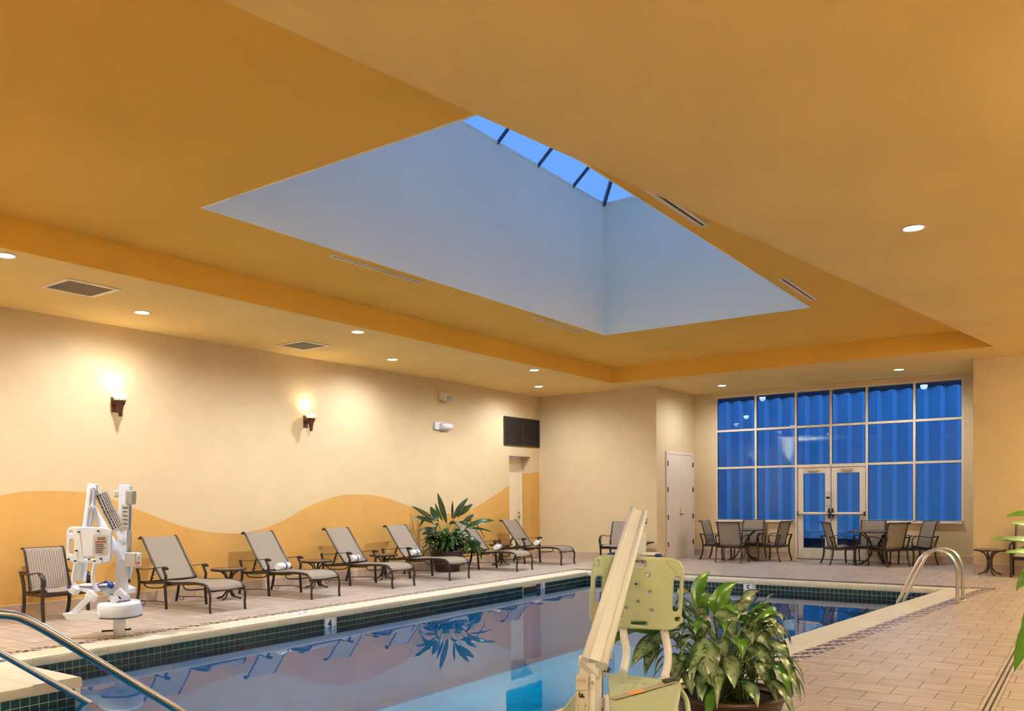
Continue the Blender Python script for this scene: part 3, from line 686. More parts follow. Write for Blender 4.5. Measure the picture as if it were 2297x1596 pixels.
# ------------------------------------------------------------------ recessed ceiling lights
def downlight(x, y, label, on=True, power=1.0, z=Z1):
    e = empty('ceiling_light', (x, y, z)); tag(e, label, 'ceiling light', 'recessed ceiling downlights')
    MB().lathe([(.086, -.001), (.112, -.001), (.116, -.006), (.110, -.010), (.090, -.008), (.086, -.003)], n=24).build('trim_ring', 'trimw', e)
    MB().lathe([(.0001, -.005), (.087, -.005)], n=24).build('diffuser', 'lamp', e)
    ld = bpy.data.lights.new('downlight_lamp', 'SPOT'); ld.energy = LAMP_W*power; ld.color = WARM; ld.spot_size = math.radians(174); ld.spot_blend = .75; ld.shadow_soft_size = .08
    lo = bpy.data.objects.new('downlight_lamp', ld); C.objects.link(lo); lo.parent = e; lo.location = (0, 0, -.03)
    return e
DL = [(-9.33, 4.22, 'recessed downlight at the left picture edge beside the raised ceiling'), (-10.68, 6.58, 'recessed downlight above the wall between the nearer vent and the first sconce'),
      (-9.35, 9.33, 'recessed downlight near the raised ceiling edge above the second sconce'), (-10.69, 11.55, 'recessed downlight just right of the farther square ceiling vent'),
      (-9.36, 14.28, 'recessed downlight by the raised ceiling edge near the far left corner'), (-10.67, 16.46, 'recessed downlight above the dark wall grille in the far left corner'),
      (-7.25, 19.06, 'recessed downlight in front of the left half of the tall window'), (-3.42, 18.99, 'recessed downlight in front of the right half of the tall window'),
      (-1.49, 8.99, 'large looking recessed downlight alone in the right low ceiling')]
for x, y, l in DL: downlight(x, y, l, power=.3 if x > -2 else (.6 if y > 18 else (.62 if x < -10 else 1.45)))
for x, y in ((.9, 2.6), (1.4, 6.5), (1.4, 11.5), (1.2, 16.4), (-10.68, 1.5), (-9.3, -.8), (-5.5, -.5), (-1.9, -.8), (1.4, 1.5)): downlight(x, y, 'added unseen fill downlight in the ceiling beside or behind the viewer', power=.12)  # unseen downlights added to help light the room
# ------------------------------------------------------------------ ceiling vents
def sqvent(x0, x1, y0, y1, label):
    e = empty('ceiling_vent', ((x0+x1)/2, (y0+y1)/2, Z1)); tag(e, label, 'air vent', 'square return vents in the left low ceiling'); w_, h_ = x1-x0, y1-y0
    f = MB(); b_ = .05
    f.box((0, h_/2-b_/2, -.008), (w_, b_, .016), ch=.003).box((0, -h_/2+b_/2, -.008), (w_, b_, .016), ch=.003).box((w_/2-b_/2, 0, -.008), (b_, h_-2*b_, .016), ch=.003).box((-w_/2+b_/2, 0, -.008), (b_, h_-2*b_, .016), ch=.003)
    f.build('vent_frame', 'trimw', e); MB().box((0, 0, -.004), (w_-2*b_, h_-2*b_, .004)).build('filter_mesh', 'filter', e)
sqvent(-10.35, -9.71, 5.06, 5.71, 'tan framed square return vent with brown mesh, nearest the left picture edge'); sqvent(-11.18, -10.53, 9.27, 9.87, 'tan framed square return vent with brown mesh between the two sconces')
def slot(x, y0, y1, label, z=Z2, along='y', w_=.09):
    e = empty('slot_diffuser', (x, (y0+y1)/2, z) if along == 'y' else ((y0+y1)/2, x, z)); tag(e, label, 'air vent', 'linear slot diffusers'); L_ = y1-y0; f = MB(); sw = .028
    rz = 0 if along == 'y' else PI/2; R_ = Matrix.Rotation(rz, 3, 'Z')
    for sx_ in (-1, 1): f.box(R_@Vector((sx_*(w_/2-(w_-sw)/4), 0, -.005)), ((w_-sw)/2, L_, .010), rz=rz, ch=.002)
    for sy_ in (-1, 1): f.box(R_@Vector((0, sy_*(L_/2-.015), -.005)), (sw, .03, .010), rz=rz)
    f.build('diffuser_frame', 'trimw', e); MB().box((0, 0, -.002), (sw, L_-.06, .003), rz=rz).build('dark_slot', 'dark', e)
slot(-7.52, 7.08, 8.72, 'long slot diffuser left of the skylight opening, nearer of two'); slot(-7.52, 11.46, 13.04, 'long slot diffuser left of the skylight opening, farther of two')
slot(-3.51, 7.1, 8.74, 'long slot diffuser right of the skylight opening, nearer and partly hidden', w_=.12); slot(-3.52, 11.46, 13.02, 'long slot diffuser right of the skylight opening, farther of two', w_=.12)
slot(20.05, -7.0, -5.6, 'thin slot diffuser above the left part of the tall window', z=Z1, along='x', w_=.06); slot(20.05, -5.2, -2.6, 'thin slot diffuser above the right part of the tall window', z=Z1, along='x', w_=.06)
# black grille, speaker, emergency light on the left wall
g = empty('wall_grille', (XL, 17.41, 3.17)); tag(g, 'black two-panel louvre grille above the recessed door in the far left corner', 'air vent')
f = MB(); y0, y1, z0, z1 = -.77, .77, -.335, .335
for a_, b_ in (((0, y0, z0), (0, y1, z0)), ((0, y0, z1), (0, y1, z1)), ((0, y0, z0), (0, y0, z1)), ((0, y1, z0), (0, y1, z1)), ((0, 0, z0), (0, 0, z1))): f.bar(Vector(a_)+Vector((.012, 0, 0)), Vector(b_)+Vector((.012, 0, 0)), .035, .03, (1, 0, 0))
f.build('grille_frame', 'blackgrille', g); MB().box((.004, 0, 0), (.006, 1.5, .63)).build('backing', 'dark', g)
for i in range(16): MB().bar((.012, y0+.02, z0+.04+i*.039), (.012, y1-.02, z0+.04+i*.039), .026, .003, (1, 0, 1)).build('louvre_blade', 'blackgrille', g)
sp = empty('wall_speaker', (XL, 14.32, 3.78)); tag(sp, 'small cream wedge speaker high on the left wall', 'speaker')
MB().add([(.02, -.13, -.08), (.02, .13, -.10), (.17, .16, -.13), (.17, -.10, -.13), (.02, -.13, .10), (.02, .13, .10), (.19, .16, .02), (.19, -.10, .02)], [(0, 1, 2, 3), (4, 7, 6, 5), (0, 3, 7, 4), (1, 5, 6, 2), (3, 2, 6, 7), (0, 4, 5, 1)]).build('cabinet', 'trimw', sp)
MB().box((0.012, 0, 0), (.024, .08, .12)).build('bracket', 'trimw', sp); MB().box((.185, .03, -.055), (.006, .22, .13), R=Matrix.Rotation(.12, 3, 'Y')).build('speaker_grille', 'grey', sp)
em = empty('emergency_light', (XL, 14.25, 3.12)); tag(em, 'white wall emergency light with rounded frosted lens below the speaker', 'wall light')
MB().box((.03, -.05, 0), (.06, .36, .17), ch=.012).build('housing', 'plastic', em); MB().tube([(.10, -.10, .0), (.11, 0, 0), (.11, .22, 0), (.09, .27, 0)], [.06, .075, .075, .05], 14).build('lens', 'lens', em); MB().box((.045, -.235, -.02), (.05, .02, .12)).build('end_cap', 'plastic', em)
# ------------------------------------------------------------------ wall sconces
def sconce(y, label):
    e = empty('wall_sconce', (XL, y, 2.95)); tag(e, label, 'wall light', 'bronze wall sconces on the left wall')
    MB().add([(.004, -.05, -.10), (.004, .05, -.10), (.004, .055, .12), (.004, -.055, .12), (.022, -.04, -.09), (.022, .04, -.09), (.022, .045, .11), (.022, -.045, .11)], [(4, 5, 6, 7), (0, 4, 7, 3), (1, 2, 6, 5), (3, 7, 6, 2), (0, 1, 5, 4)]).build('back_plate', 'iron', e)
    MB().box((.08, 0, .0), (.12, .035, .05), ch=.01).build('arm', 'iron', e)
    MB().lathe([(.012, -.17), (.022, -.165), (.035, -.08), (.055, .0), (.075, .055), (.078, .062), (.070, .060), (.05, .0), (.02, -.1)], c=(.15, 0, 0), n=16).build('cup', 'iron', e)
    mb = MB()
    for k_ in range(10):
        a_ = 2*PI*k_/10; mb.bar((.15+.060*math.cos(a_), .060*math.sin(a_), .0), (.15+.085*math.cos(a_), .085*math.sin(a_), .075), .012, .006, (math.cos(a_), math.sin(a_), 0))
    mb.build('cup_rim', 'iron', e)
    MB().lathe([(.045, .05), (.07, .07), (.085, .10), (.088, .135), (.08, .15)], c=(.15, 0, 0), n=20).build('crystal_bowl', 'bowl', e)
    MB().lathe([(.001, .075), (.02, .08), (.027, .11), (.02, .14), (.001, .15)], c=(.15, 0, 0), n=12).build('bulb', 'bulb', e)
    ld = bpy.data.lights.new('sconce_lamp', 'SPOT'); ld.energy = SCONCE_W; ld.color = (1, .90, .72); ld.shadow_soft_size = .04; ld.spot_size = math.radians(150); ld.spot_blend = .9
    lo = bpy.data.objects.new('sconce_lamp', ld); C.objects.link(lo); lo.parent = e; lo.location = (.12, 0, .20); lo.rotation_euler = (PI, 0, 0)
sconce(6.80, 'bronze wall sconce with glowing crystal bowl above the left pool lift'); sconce(10.42, 'bronze wall sconce with glowing crystal bowl above the middle loungers')
# ------------------------------------------------------------------ sling furniture
for x, y, rz in ((XR, 1.0, PI), (XR, 6.5, PI), (XR, 12.0, PI), (-2.5, YF, PI/2), (XL, 1.6, 0.0), (XR, 16.4, PI)):  # unseen sconces added at high power to brighten the ceilings
    o = copy_tree(bpy.data.objects['wall_sconce']); o.location = (x, y, 2.95); o.rotation_euler = (0, 0, rz); tag(o, 'added unseen fill sconce on a wall beside or behind the viewer', 'wall light', 'added unseen fill sconces beside and behind the viewer')
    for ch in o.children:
        if ch.type == 'LIGHT': ch.data = ch.data.copy(); ch.data.energy = FILL_SCONCE_W; ch.data.color = (.90, 1.0, 1.06)
def profile_sheet(prof, y0, y1, n=7, sag=.0, smooth=True):
    rows = [[Vector((p[0], y0+(y1-y0)*j/n, p[1]-sag*math.sin(PI*j/n))) for j in range(n+1)] for p in prof]
    return MB().strip(rows)
def SP(pts, y, n=4): return smooth_path([(p[0], y, p[1]) for p in pts], n)
def make_lounger():
    e = empty('sun_lounger')
    hw, ha = .275, .325
    seatp = [(-1.12, .39), (-.8, .385), (-.4, .408), (-.15, .40), (-.05, .365), (-.015, .315)]
    sp_ = smooth_path([(p[0], 0, p[1]) for p in seatp], 4)
    profile_sheet([(p.x, p.z) for p in sp_], -hw, hw, sag=.012).build('seat_sling', 'sling', e)
    bk = smooth_path([(p[0], 0, p[1]) for p in [(-1.13, .40), (-1.30, .60), (-1.48, .83), (-1.60, .985), (-1.645, 1.005), (-1.69, .985)]], 4)
    profile_sheet([(p.x, p.z) for p in bk], -hw, hw, sag=.0).build('back_sling', 'sling', e)
    f = MB()
    for sgn in (-1, 1):
        y = sgn*(hw+.008)
        f.tube(SP([(-1.68, .345), (-1.4, .35), (-1.1, .37), (-.8, .372), (-.4, .395), (-.12, .385), (-.03, .34), (.0, .27)], y), .016, 8, flat=(0, 1, 0), r2=.021)
        f.tube(SP([(-1.62, .345), (-1.55, .29), (-1.45, .275), (-1.15, .29), (-1.08, .33)], y*.96, 3), .010, 6)
    for u, z in ((-1.64, .345), (-.95, .34), (-.03, .295)): f.tube([(u, -hw-.02, z), (u, hw+.02, z)], .013, 8)
    f.tube(smooth_path([(-.62, -hw, .36), (-.56, -hw, .30), (-.50, -hw*.6, .285), (-.50, hw*.6, .285), (-.56, hw, .30), (-.62, hw, .36)], 3), .010, 6)
    f.build('seat_frame', 'bronze', e)
    f = MB()
    for sgn in (-1, 1): f.tube([(p.x, sgn*(hw+.006), p.z) for p in bk], .016, 8)
    f.tube([(bk[-1].x, -hw, bk[-1].z), (bk[-1].x, hw, bk[-1].z)], .012, 8); f.tube([(bk[0].x, -hw, bk[0].z), (bk[0].x, hw, bk[0].z)], .012, 8)
    f.build('back_frame', 'bronze', e)
    for sgn in (-1, 1):
        f = MB(); f.bar((-1.34, sgn*.24, .63), (-1.48, sgn*.24, .35), .028, .012, (0, 1, 0))
        for k_ in range(4): f.bar((-1.44-.012*k_*0-.0, sgn*.24, .40+.05*k_), (-1.40+.02*k_, sgn*.24, .415+.05*k_), .012, .012, (0, 1, 0))
        f.build('ratchet_brace', 'bronze', e)
        y = sgn*ha
        MB().tube(SP([(-1.68, .55), (-1.645, .45), (-1.635, .35), (-1.655, .2), (-1.72, 0)], y), .016, 8, flat=(0, 1, 0), r2=.027).build('leg', 'bronze', e)
        MB().tube(SP([(-1.02, .585), (-.99, .53), (-.955, .47), (-.965, .40), (-.975, .3), (-.955, 0)], y), .016, 8, flat=(0, 1, 0), r2=.027).build('leg', 'bronze', e)
        MB().tube(SP([(0, .29), (.012, .2), (.0, .1), (.01, 0)], sgn*(hw+.008)), .014, 8, flat=(0, 1, 0), r2=.020).build('leg', 'bronze', e)
        a = MB(); a.tube(SP([(-1.69, .55), (-1.55, .545), (-1.35, .555), (-1.15, .58), (-1.0, .59)], y, 3), .022, 8, flat=(0, 1, 0), r2=.006)
        a.build('armrest', 'bronze', e)
        MB().tube([(-1.04, y, .578), (-1.0, y, .585), (-.92, y, .58), (-.90, y, .575)], [.016, .024, .024, .014], 10).build('arm_knob', 'bronze', e)
        MB().tube(SP([(-1.70, .075), (-1.45, .085), (-1.2, .10), (-.96, .10)], y, 3), .007, 6).build('side_rod', 'bronze', e)
        MB().cyl((-1.47, y-.0, .34), (-1.47, y*.8, .34), .010, 6).tube([(-.97, y, .33), (-.97, sgn*hw, .34)], .012, 6).tube([(-1.64, y, .35), (-1.64, sgn*hw, .35)], .012, 6).build('side_connector', 'bronze', e)
        MB().tube([(-1.56+.055*math.cos(t_), y*.96, .055+.03*math.sin(t_)) for t_ in [2*PI*i/10 for i in range(11)]], .005, 5, cap=False).build('wheel_loop', 'bronze', e)
    return e
XF = -9.87
lz = [(7.27, 'taupe sling lounger beside the left pool lift, no towel on it'), (9.07, 'taupe sling lounger with a rolled towel, second lounger from the left'), (10.86, 'taupe sling lounger with a rolled towel, third lounger from the left'),
      (12.42, 'taupe sling lounger just left of the big potted plant'), (14.62, 'taupe sling lounger partly behind the big potted plant leaves'), (16.37, 'taupe sling lounger in the far left corner by the recessed door')]
proto = make_lounger()
for i, (y, l) in enumerate(lz):
    o = proto if i == 0 else copy_tree(proto)
    o.location = (XF, y, .010); tag(o, l, 'sun lounger', 'sling loungers along the left wall'); o.rotation_euler = (0, 0, random.uniform(-.02, .02))
def make_chair(name, tube=.014, wide=.022, slm='sling', S=1.0):
    e = empty(name); hw, ha = .255, .295
    back = [(-.14, .40), (-.17, .55), (-.225, .75), (-.265, .89), (-.295, .925), (-.34, .925)]
    bk = smooth_path([(p[0], 0, p[1]) for p in back], 4)
    seat = [(p.x, p.z) for p in smooth_path([(-.155, 0, .42), (-.12, 0, .385), (-.06, 0, .375), (.1, 0, .40), (.22, 0, .415), (.27, 0, .40), (.285, 0, .375)], 3)]
    profile_sheet(seat, -hw, hw, sag=.012).build('seat_sling', slm, e)
    profile_sheet([(p.x, p.z) for p in bk], -hw, hw, sag=.0).build('back_sling', slm, e)
    f = MB()
    for sg in (-1, 1): f.tube([(p.x, sg*hw, p.z) for p in bk]+[], .015, 8); f.tube([(p[0], sg*hw, p[1]-.004) for p in seat], .015, 8)
    f.tube([(bk[-1].x, -hw, bk[-1].z), (bk[-1].x, hw, bk[-1].z)], .011, 8); f.tube([(.285, -hw, .37), (.285, hw, .37)], .010, 8)
    f.build('sling_frame', 'bronze', e)
    f = MB()
    f.box((.255, 0, .335), (.018, 2*ha, .04)); f.box((-.215, 0, .345), (.018, 2*ha, .04))
    for sg in (-1, 1): f.box((.02, sg*ha, .34), (.47, .016, .035)); f.tube([(-.2, sg*ha, .35), (-.15, sg*hw, .38)], .01, 6); f.tube([(.24, sg*ha, .35), (.24, sg*hw, .39)], .01, 6)
    f.build('base_frame', 'bronze', e)
    for sg in (-1, 1):
        y = sg*ha
        MB().tube(SP([(-.285, .62), (-.225, .45), (-.215, .3), (-.235, .15), (-.29, 0)], y), tube, 8, flat=(0, 1, 0), r2=wide).build('leg', 'bronze', e)
        MB().tube(SP([(.285, .46), (.268, .35), (.255, .2), (.27, 0)], y), tube, 8, flat=(0, 1, 0), r2=wide).build('leg', 'bronze', e)
        MB().tube(SP([(-.29, .625), (-.2, .60), (-.05, .60), (.1, .625), (.2, .625), (.27, .58), (.293, .52), (.286, .45)], y, 3), wide, 8, flat=(0, 1, 0), r2=.009).build('armrest', 'bronze', e)
        MB().tube([(-.27, y, .61), (-.20, sg*hw, .62)], .008, 6).build('arm_bracket', 'bronze', e)
    return e
def place(o, x, y, ang, label, cat, group=None, z=.010): o.location = (x, y, z); o.rotation_euler = (0, 0, ang); return tag(o, label, cat, group)
c0 = make_chair('sling_chair', .020, .034, 'slingst')
place(c0, -11.27, 5.63, 0, 'striped sling armchair against the left wall behind the pool lift', 'chair', 'low sling armchairs')
p_ = atY(1381, 1225, 17.55)
c1 = copy_tree(c0); place(c1, p_.x, 17.62, -PI/2, 'sling armchair against the back wall, half hidden by the near lift arm', 'chair', 'low sling armchairs')
c2 = copy_tree(c0); place(c2, -1.02, 17.95, -PI/2, 'sling armchair at the right picture edge behind green leaves', 'chair', 'low sling armchairs')
dch = make_chair('dining_chair', .015, .021, 'sling')
DC = [(-7.57, 19.48, 0.0, 'dining armchair on the closet side of the left table'), (-6.95, 18.88, PI/2, 'dining armchair in front of the left table, its back to the pool'), (-6.95, 20.09, -PI/2, 'dining armchair behind the left table under the window sill'),
      (-6.20, 19.6, PI-.15, 'dining armchair on the glass door side of the left table'), (-4.70, 19.30, .57, 'dining armchair on the glass door side of the right table'), (-4.2, 20.09, -PI/2, 'dining armchair behind the right table against the glass door'),
      (-3.67, 19.27, 2.52, 'dining armchair in front of the right table, its back to the pool'), (-3.22, 19.96, PI+.68, 'dining armchair behind the right table, nearest the pier wall')]
for i, (x, y, a_, l) in enumerate(DC): place(dch if i == 0 else copy_tree(dch), x, y, a_, l, 'chair', 'armchairs round the two dining tables')
def make_dtable():
    e = empty('dining_table')
    MB().lathe([(.0001, .735), (.52, .735), (.545, .732), (.55, .722), (.545, .708), (.50, .706), (.0001, .706)], n=40).build('table_top', 'tabletop', e)
    MB().lathe([(.545, .712), (.558, .716), (.560, .725), (.553, .735), (.543, .737)], n=40).build('rim', 'bronze', e)
    for k_ in range(4):
        a_ = PI/4+k_*PI/2; cs, sn = math.cos(a_), math.sin(a_)
        MB().tube(smooth_path([(r_*cs, r_*sn, z_) for r_, z_ in ((.40, .70), (.27, .62), (.13, .48), (.09, .35), (.13, .2), (.27, .06), (.42, .022))], 4), .013, 8, r2=.020).build('leg', 'bronze', e)
    MB().lathe([(.11, .30), (.118, .31), (.11, .32), (.102, .31), (.11, .30)], n=24).build('ring', 'bronze', e)
    return e
t1 = make_dtable(); place(t1, -6.92, 19.5, .3, 'round dark dining table near the closet door', 'table', 'round dining tables by the window')
place(copy_tree(t1), -4.0, 19.55, .1, 'round dark dining table right of the glass doors', 'table', 'round dining tables by the window')
def make_stable():
    e = empty('side_table')
    MB().lathe([(.0001, .482), (.25, .482)], n=36).build('table_top', 'tabletop', e)
    MB().lathe([(.25, .484), (.262, .486), (.270, .478), (.270, .455), (.262, .450), (.235, .452), (.0001, .452)], n=36).build('rim', 'bronze', e)
    for k_ in range(4):
        a_ = k_*PI/2; cs, sn = math.cos(a_), math.sin(a_)
        MB().tube(smooth_path([(r_*cs, r_*sn, z_) for r_, z_ in ((.17, .45), (.085, .40), (.045, .32), (.035, .22), (.05, .12), (.11, .045), (.20, .018))], 4), .012, 8, r2=.017).build('leg', 'bronze', e)
    MB().lathe([(.0001, .12), (.045, .12), (.045, .34), (.0001, .34)], n=10).build('hub', 'bronze', e)
    return e
s1 = make_stable()
SD = [(-11.05, 8.17, 'round side table between the first and second loungers'), (-11.1, 10.0, 'round side table between the second and third loungers'), (-11.12, 11.7, 'round side table between the third lounger and the potted one'),
      (-11.12, 15.52, 'round side table between the two farthest loungers'), (atY(1441, 1225, 17.75).x, 17.75, 'round side table beside the back wall chair, half hidden by the lift arm'), (-1.68, 18.02, 'round side table standing alone in front of the right pier wall')]
for i, (x, y, l) in enumerate(SD): place(s1 if i == 0 else copy_tree(s1), x, y, PI/4*.6, l, 'side table', 'round bronze side tables')
# rolled towels
def make_towel():
    e = empty('rolled_towel'); L_ = .30
    sp_ = []
    for i in range(44):
        a_ = i*.42; r_ = .012+.0026*a_; sp_.append((r_*math.cos(a_), r_*math.sin(a_)))
    m_ = MB(); rows = [[Vector((x_, -L_/2, z_)), Vector((x_*1.04, 0, z_*1.04)), Vector((x_, L_/2, z_))] for x_, z_ in sp_]; m_.strip(rows)
    m_.tube([(0, -L_/2+.004, 0), (0, -L_/4, 0), (0, L_/4, 0), (0, L_/2-.004, 0)], [.052, .056, .056, .052], 20)
    m_.build('towel_roll', 'towel', e); 
    MB().tube([(0, .012, 0), (0, .042, 0)], .0608, 24).build('blue_band', 'towelblue', e)
    return e
tw = make_towel()
TW = [(631, 1275, 'rolled white towel with blue band on the second lounger'), (792, 1257, 'rolled white towel with blue band on the third lounger'), (926, 1244, 'rolled white towel with blue band on the lounger left of the plant'),
      (1113, 1231, 'rolled white towel with blue band on the lounger behind the plant'), (1203, 1221, 'rolled white towel with blue band on the farthest lounger')]
for i, (px, py, l) in enumerate(TW):
    p = atZ(px, py, .45); o = tw if i == 0 else copy_tree(tw); o.location = (p.x+.04, p.y, .484); o.rotation_euler = (0, 0, .35+random.uniform(-.1, .1)); tag(o, l, 'towel', 'rolled towels on the loungers')
# ------------------------------------------------------------------ plants
def leaf(P0, P1, P2, w, nh, name, m, parent, fold=.18, prof='lance', nL=11, nW=4, wav=0.0, root=None):
    P0, P1, P2 = Vector(P0), Vector(P1), Vector(P2); rows = []; nh = Vector(nh).normalized()
    ph = random.uniform(0, 6)
    for i in range(nL):
        t = i/(nL-1); p = P0*(1-t)**2+P1*2*t*(1-t)+P2*t*t; tg = ((P1-P0)*(1-t)+(P2-P1)*t).normalized()
        sd = tg.cross(nh)
        if sd.length < .05: sd = tg.cross(Vector((0, 0, 1)))
        sd.normalize(); n = sd.cross(tg)
        if prof == 'lance': ww = w*.5*max(.02, (math.sin(PI*min(t*1.0, 1))**.75)*(1-.25*t))
        elif prof == 'strap':
            ww = w*.5*(.18 if t < .25 else min(1, .18+(t-.25)*3.0))*(1 if t < .7 else max(.03, 1-((t-.7)/.3)**1.6))
        else: ww = w*.44*max(.02, math.sin(PI*t**.8)**.95)
        row = []
        for j in range(nW+1):
            v = -1+2*j/nW; row.append(p+sd*ww*v-n*(-abs(v)*fold*ww)+n*wav*ww*math.sin(ph+t*9+v*2)*abs(v))
        rows.append(row)
    b = MB().strip(rows); o = b.build(name, m, parent)
    if root is not None: o.location = -Vector(root)
    return o
def pot(name, loc, R_, H_, label, n=40):
    e = empty(name, loc)
    MB().lathe([(.0001, 0), (R_*.66, 0), (R_*.69, .01), (R_*.84, H_*.55), (R_*.97, H_*.9), (R_*1.0, H_*.92), (R_*1.02, H_*.96), (R_*1.0, H_), (R_*.93, H_), (R_*.91, H_*.9)], n=n).build('pot', 'pot', e)
    MB().lathe([(.0001, H_*.90), (R_*.5, H_*.91), (R_*.92, H_*.88)], n=n).build('soil', 'soil', e)
    tag(e, label, 'potted plant'); return e
# -- near variegated plant beside the lift
DP = 4.95; pc = atD(1634, 1555, DP); pz = .39; pc = Vector((pc.x, pc.y, 0))
pl = pot('potted_plant', (pc.x, pc.y, .01), .325, .38, 'silver variegated leafy plant in a dark red pot beside the near pool lift')
stems = MB(); CR = Vector((pc.x, pc.y, pz))
HL = [  # base px, tip px, control lift px, width px, depth offset base/tip, material
 (1562, 1365, 1593, 1283, 1558, 1304, 30, 'leafg'), (1604, 1384, 1652, 1308, 1610, 1322, 36, 'leafg'), (1566, 1366, 1606, 1384, 1594, 1322, 36, 'leafg'), (1660, 1352, 1703, 1326, 1676, 1330, 22, 'leafv'), (1640, 1378, 1686, 1356, 1655, 1352, 26, 'leafv'),
 (1600, 1382, 1646, 1442, 1640, 1370, 44, 'leafv'), (1585, 1432, 1602, 1545, 1572, 1470, 62, 'leafv'), (1636, 1465, 1647, 1545, 1642, 1490, 44, 'leafv'), (1622, 1382, 1678, 1394, 1652, 1366, 24, 'leafv'), (1665, 1420, 1738, 1475, 1710, 1405, 46, 'leafv'), (1650, 1396, 1744, 1434, 1708, 1378, 46, 'leafv'),
 (1682, 1376, 1748, 1404, 1722, 1368, 46, 'leafg'), (1730, 1400, 1767, 1430, 1752, 1402, 22, 'leafv'), (1672, 1450, 1735, 1510, 1712, 1458, 48, 'leafv'), (1722, 1440, 1764, 1512, 1758, 1448, 42, 'leafv'), (1690, 1480, 1748, 1590, 1720, 1500, 42, 'leafv'), (1655, 1530, 1700, 1590, 1690, 1530, 34, 'leafv'),
 (1735, 1490, 1774, 1585, 1772, 1506, 26, 'leafv'), (1745, 1490, 1788, 1560, 1784, 1500, 22, 'leafv'), (1530, 1476, 1514, 1534, 1508, 1478, 42, 'leafv'), (1545, 1505, 1552, 1560, 1545, 1510, 34, 'leafv'), (1500, 1420, 1446, 1520, 1462, 1430, 40, 'leafv'), (1540, 1400, 1448, 1436, 1490, 1386, 34, 'leafg'),
 (1520, 1420, 1416, 1500, 1440, 1436, 42, 'leafv'), (1470, 1400, 1365, 1460, 1392, 1406, 26, 'leafg'), (1480, 1420, 1384, 1405, 1430, 1402, 24, 'leafg'), (1560, 1390, 1566, 1442, 1588, 1384, 38, 'leafv'), (1620, 1420, 1660, 1462, 1650, 1424, 26, 'leafv'), (1600, 1440, 1625, 1480, 1626, 1440, 40, 'leafv'), (1520, 1340, 1545, 1330, 1528, 1320, 22, 'leafv'),
 (1530, 1400, 1512, 1360, 1516, 1376, 34, 'leafg'), (1556, 1470, 1520, 1536, 1525, 1480, 34, 'leafv'), (1612, 1480, 1612, 1560, 1606, 1500, 42, 'leafv'), (1700, 1392, 1744, 1440, 1730, 1396, 36, 'leafv'), (1580, 1520, 1575, 1575, 1574, 1520, 30, 'leafv'), (1625, 1360, 1640, 1400, 1648, 1372, 30, 'leafg')]
HLc = Vector((pc.x, pc.y, 0))
for i, (bx, by, tx, ty, kx, ky, w_, m_) in enumerate(HL):
    edge = min(1.0, abs(tx-1634)/150); frontness = max(0, (ty-1380)/200)
    dB = DP-.16*frontness; dT = DP-.42*frontness*(1-.6*edge)+(0.12 if ty < 1380 else 0)
    P0, P1, P2 = atD(bx, by, dB), atD(kx, ky, (dB+dT)/2-.04), atD(tx, ty, dT)
    nh = (-FH*.8+ZU*.55+RH*(.5*(tx-1634)/150)) if ty > by else (-FH+ZU*.1+RH*random.uniform(-.3, .3))
    leaf(P0, P1, P2, w_*DP/FPX*1.15, nh, 'leaf', m_, pl, fold=.22, prof='broad', nL=12, nW=6, wav=.12, root=pl.location)
    s0 = CR+Vector((random.uniform(-.12, .12), random.uniform(-.12, .12), -.03)); stems.tube(smooth_path([s0, (s0+P0)/2+ZU*.06, P0], 3), .005, 5)
for i in range(74):
    az = random.uniform(0, 2*PI); tier = random.random(); el = tier*1.25; dirv = Vector((math.cos(az), math.sin(az), 0)); reach = .16+.20*math.cos(el)*random.uniform(.7, 1.1)
    B = CR+dirv*reach*.75+ZU*(.10+.36*math.sin(el)+random.uniform(-.05, .05)); Lf = random.uniform(.20, .30)
    dr2 = (dirv*math.cos(el*.6)+ZU*(math.sin(el)*.8-.1)).normalized(); K = B+dr2*Lf*.55+ZU*.04; T_ = B+dirv*Lf*(.75-.3*tier)+ZU*(-.20+.28*tier)
    if T_.z < CR.z-.12: T_.z = CR.z-.12
    leaf(B, K, T_, random.uniform(.07, .105), ZU*.8+dirv*.7, 'leaf', 'leafv' if random.random() < .6 else 'leafg', pl, fold=.2, prof='broad', nL=9, nW=4, wav=.1, root=pl.location)
    s0 = CR+Vector((random.uniform(-.15, .15), random.uniform(-.15, .15), -.03)); stems.tube([s0, (s0+B)/2+ZU*.05, B], .004, 5)
o = stems.build('stems', 'stem', pl); o.location = -Vector(pl.location)
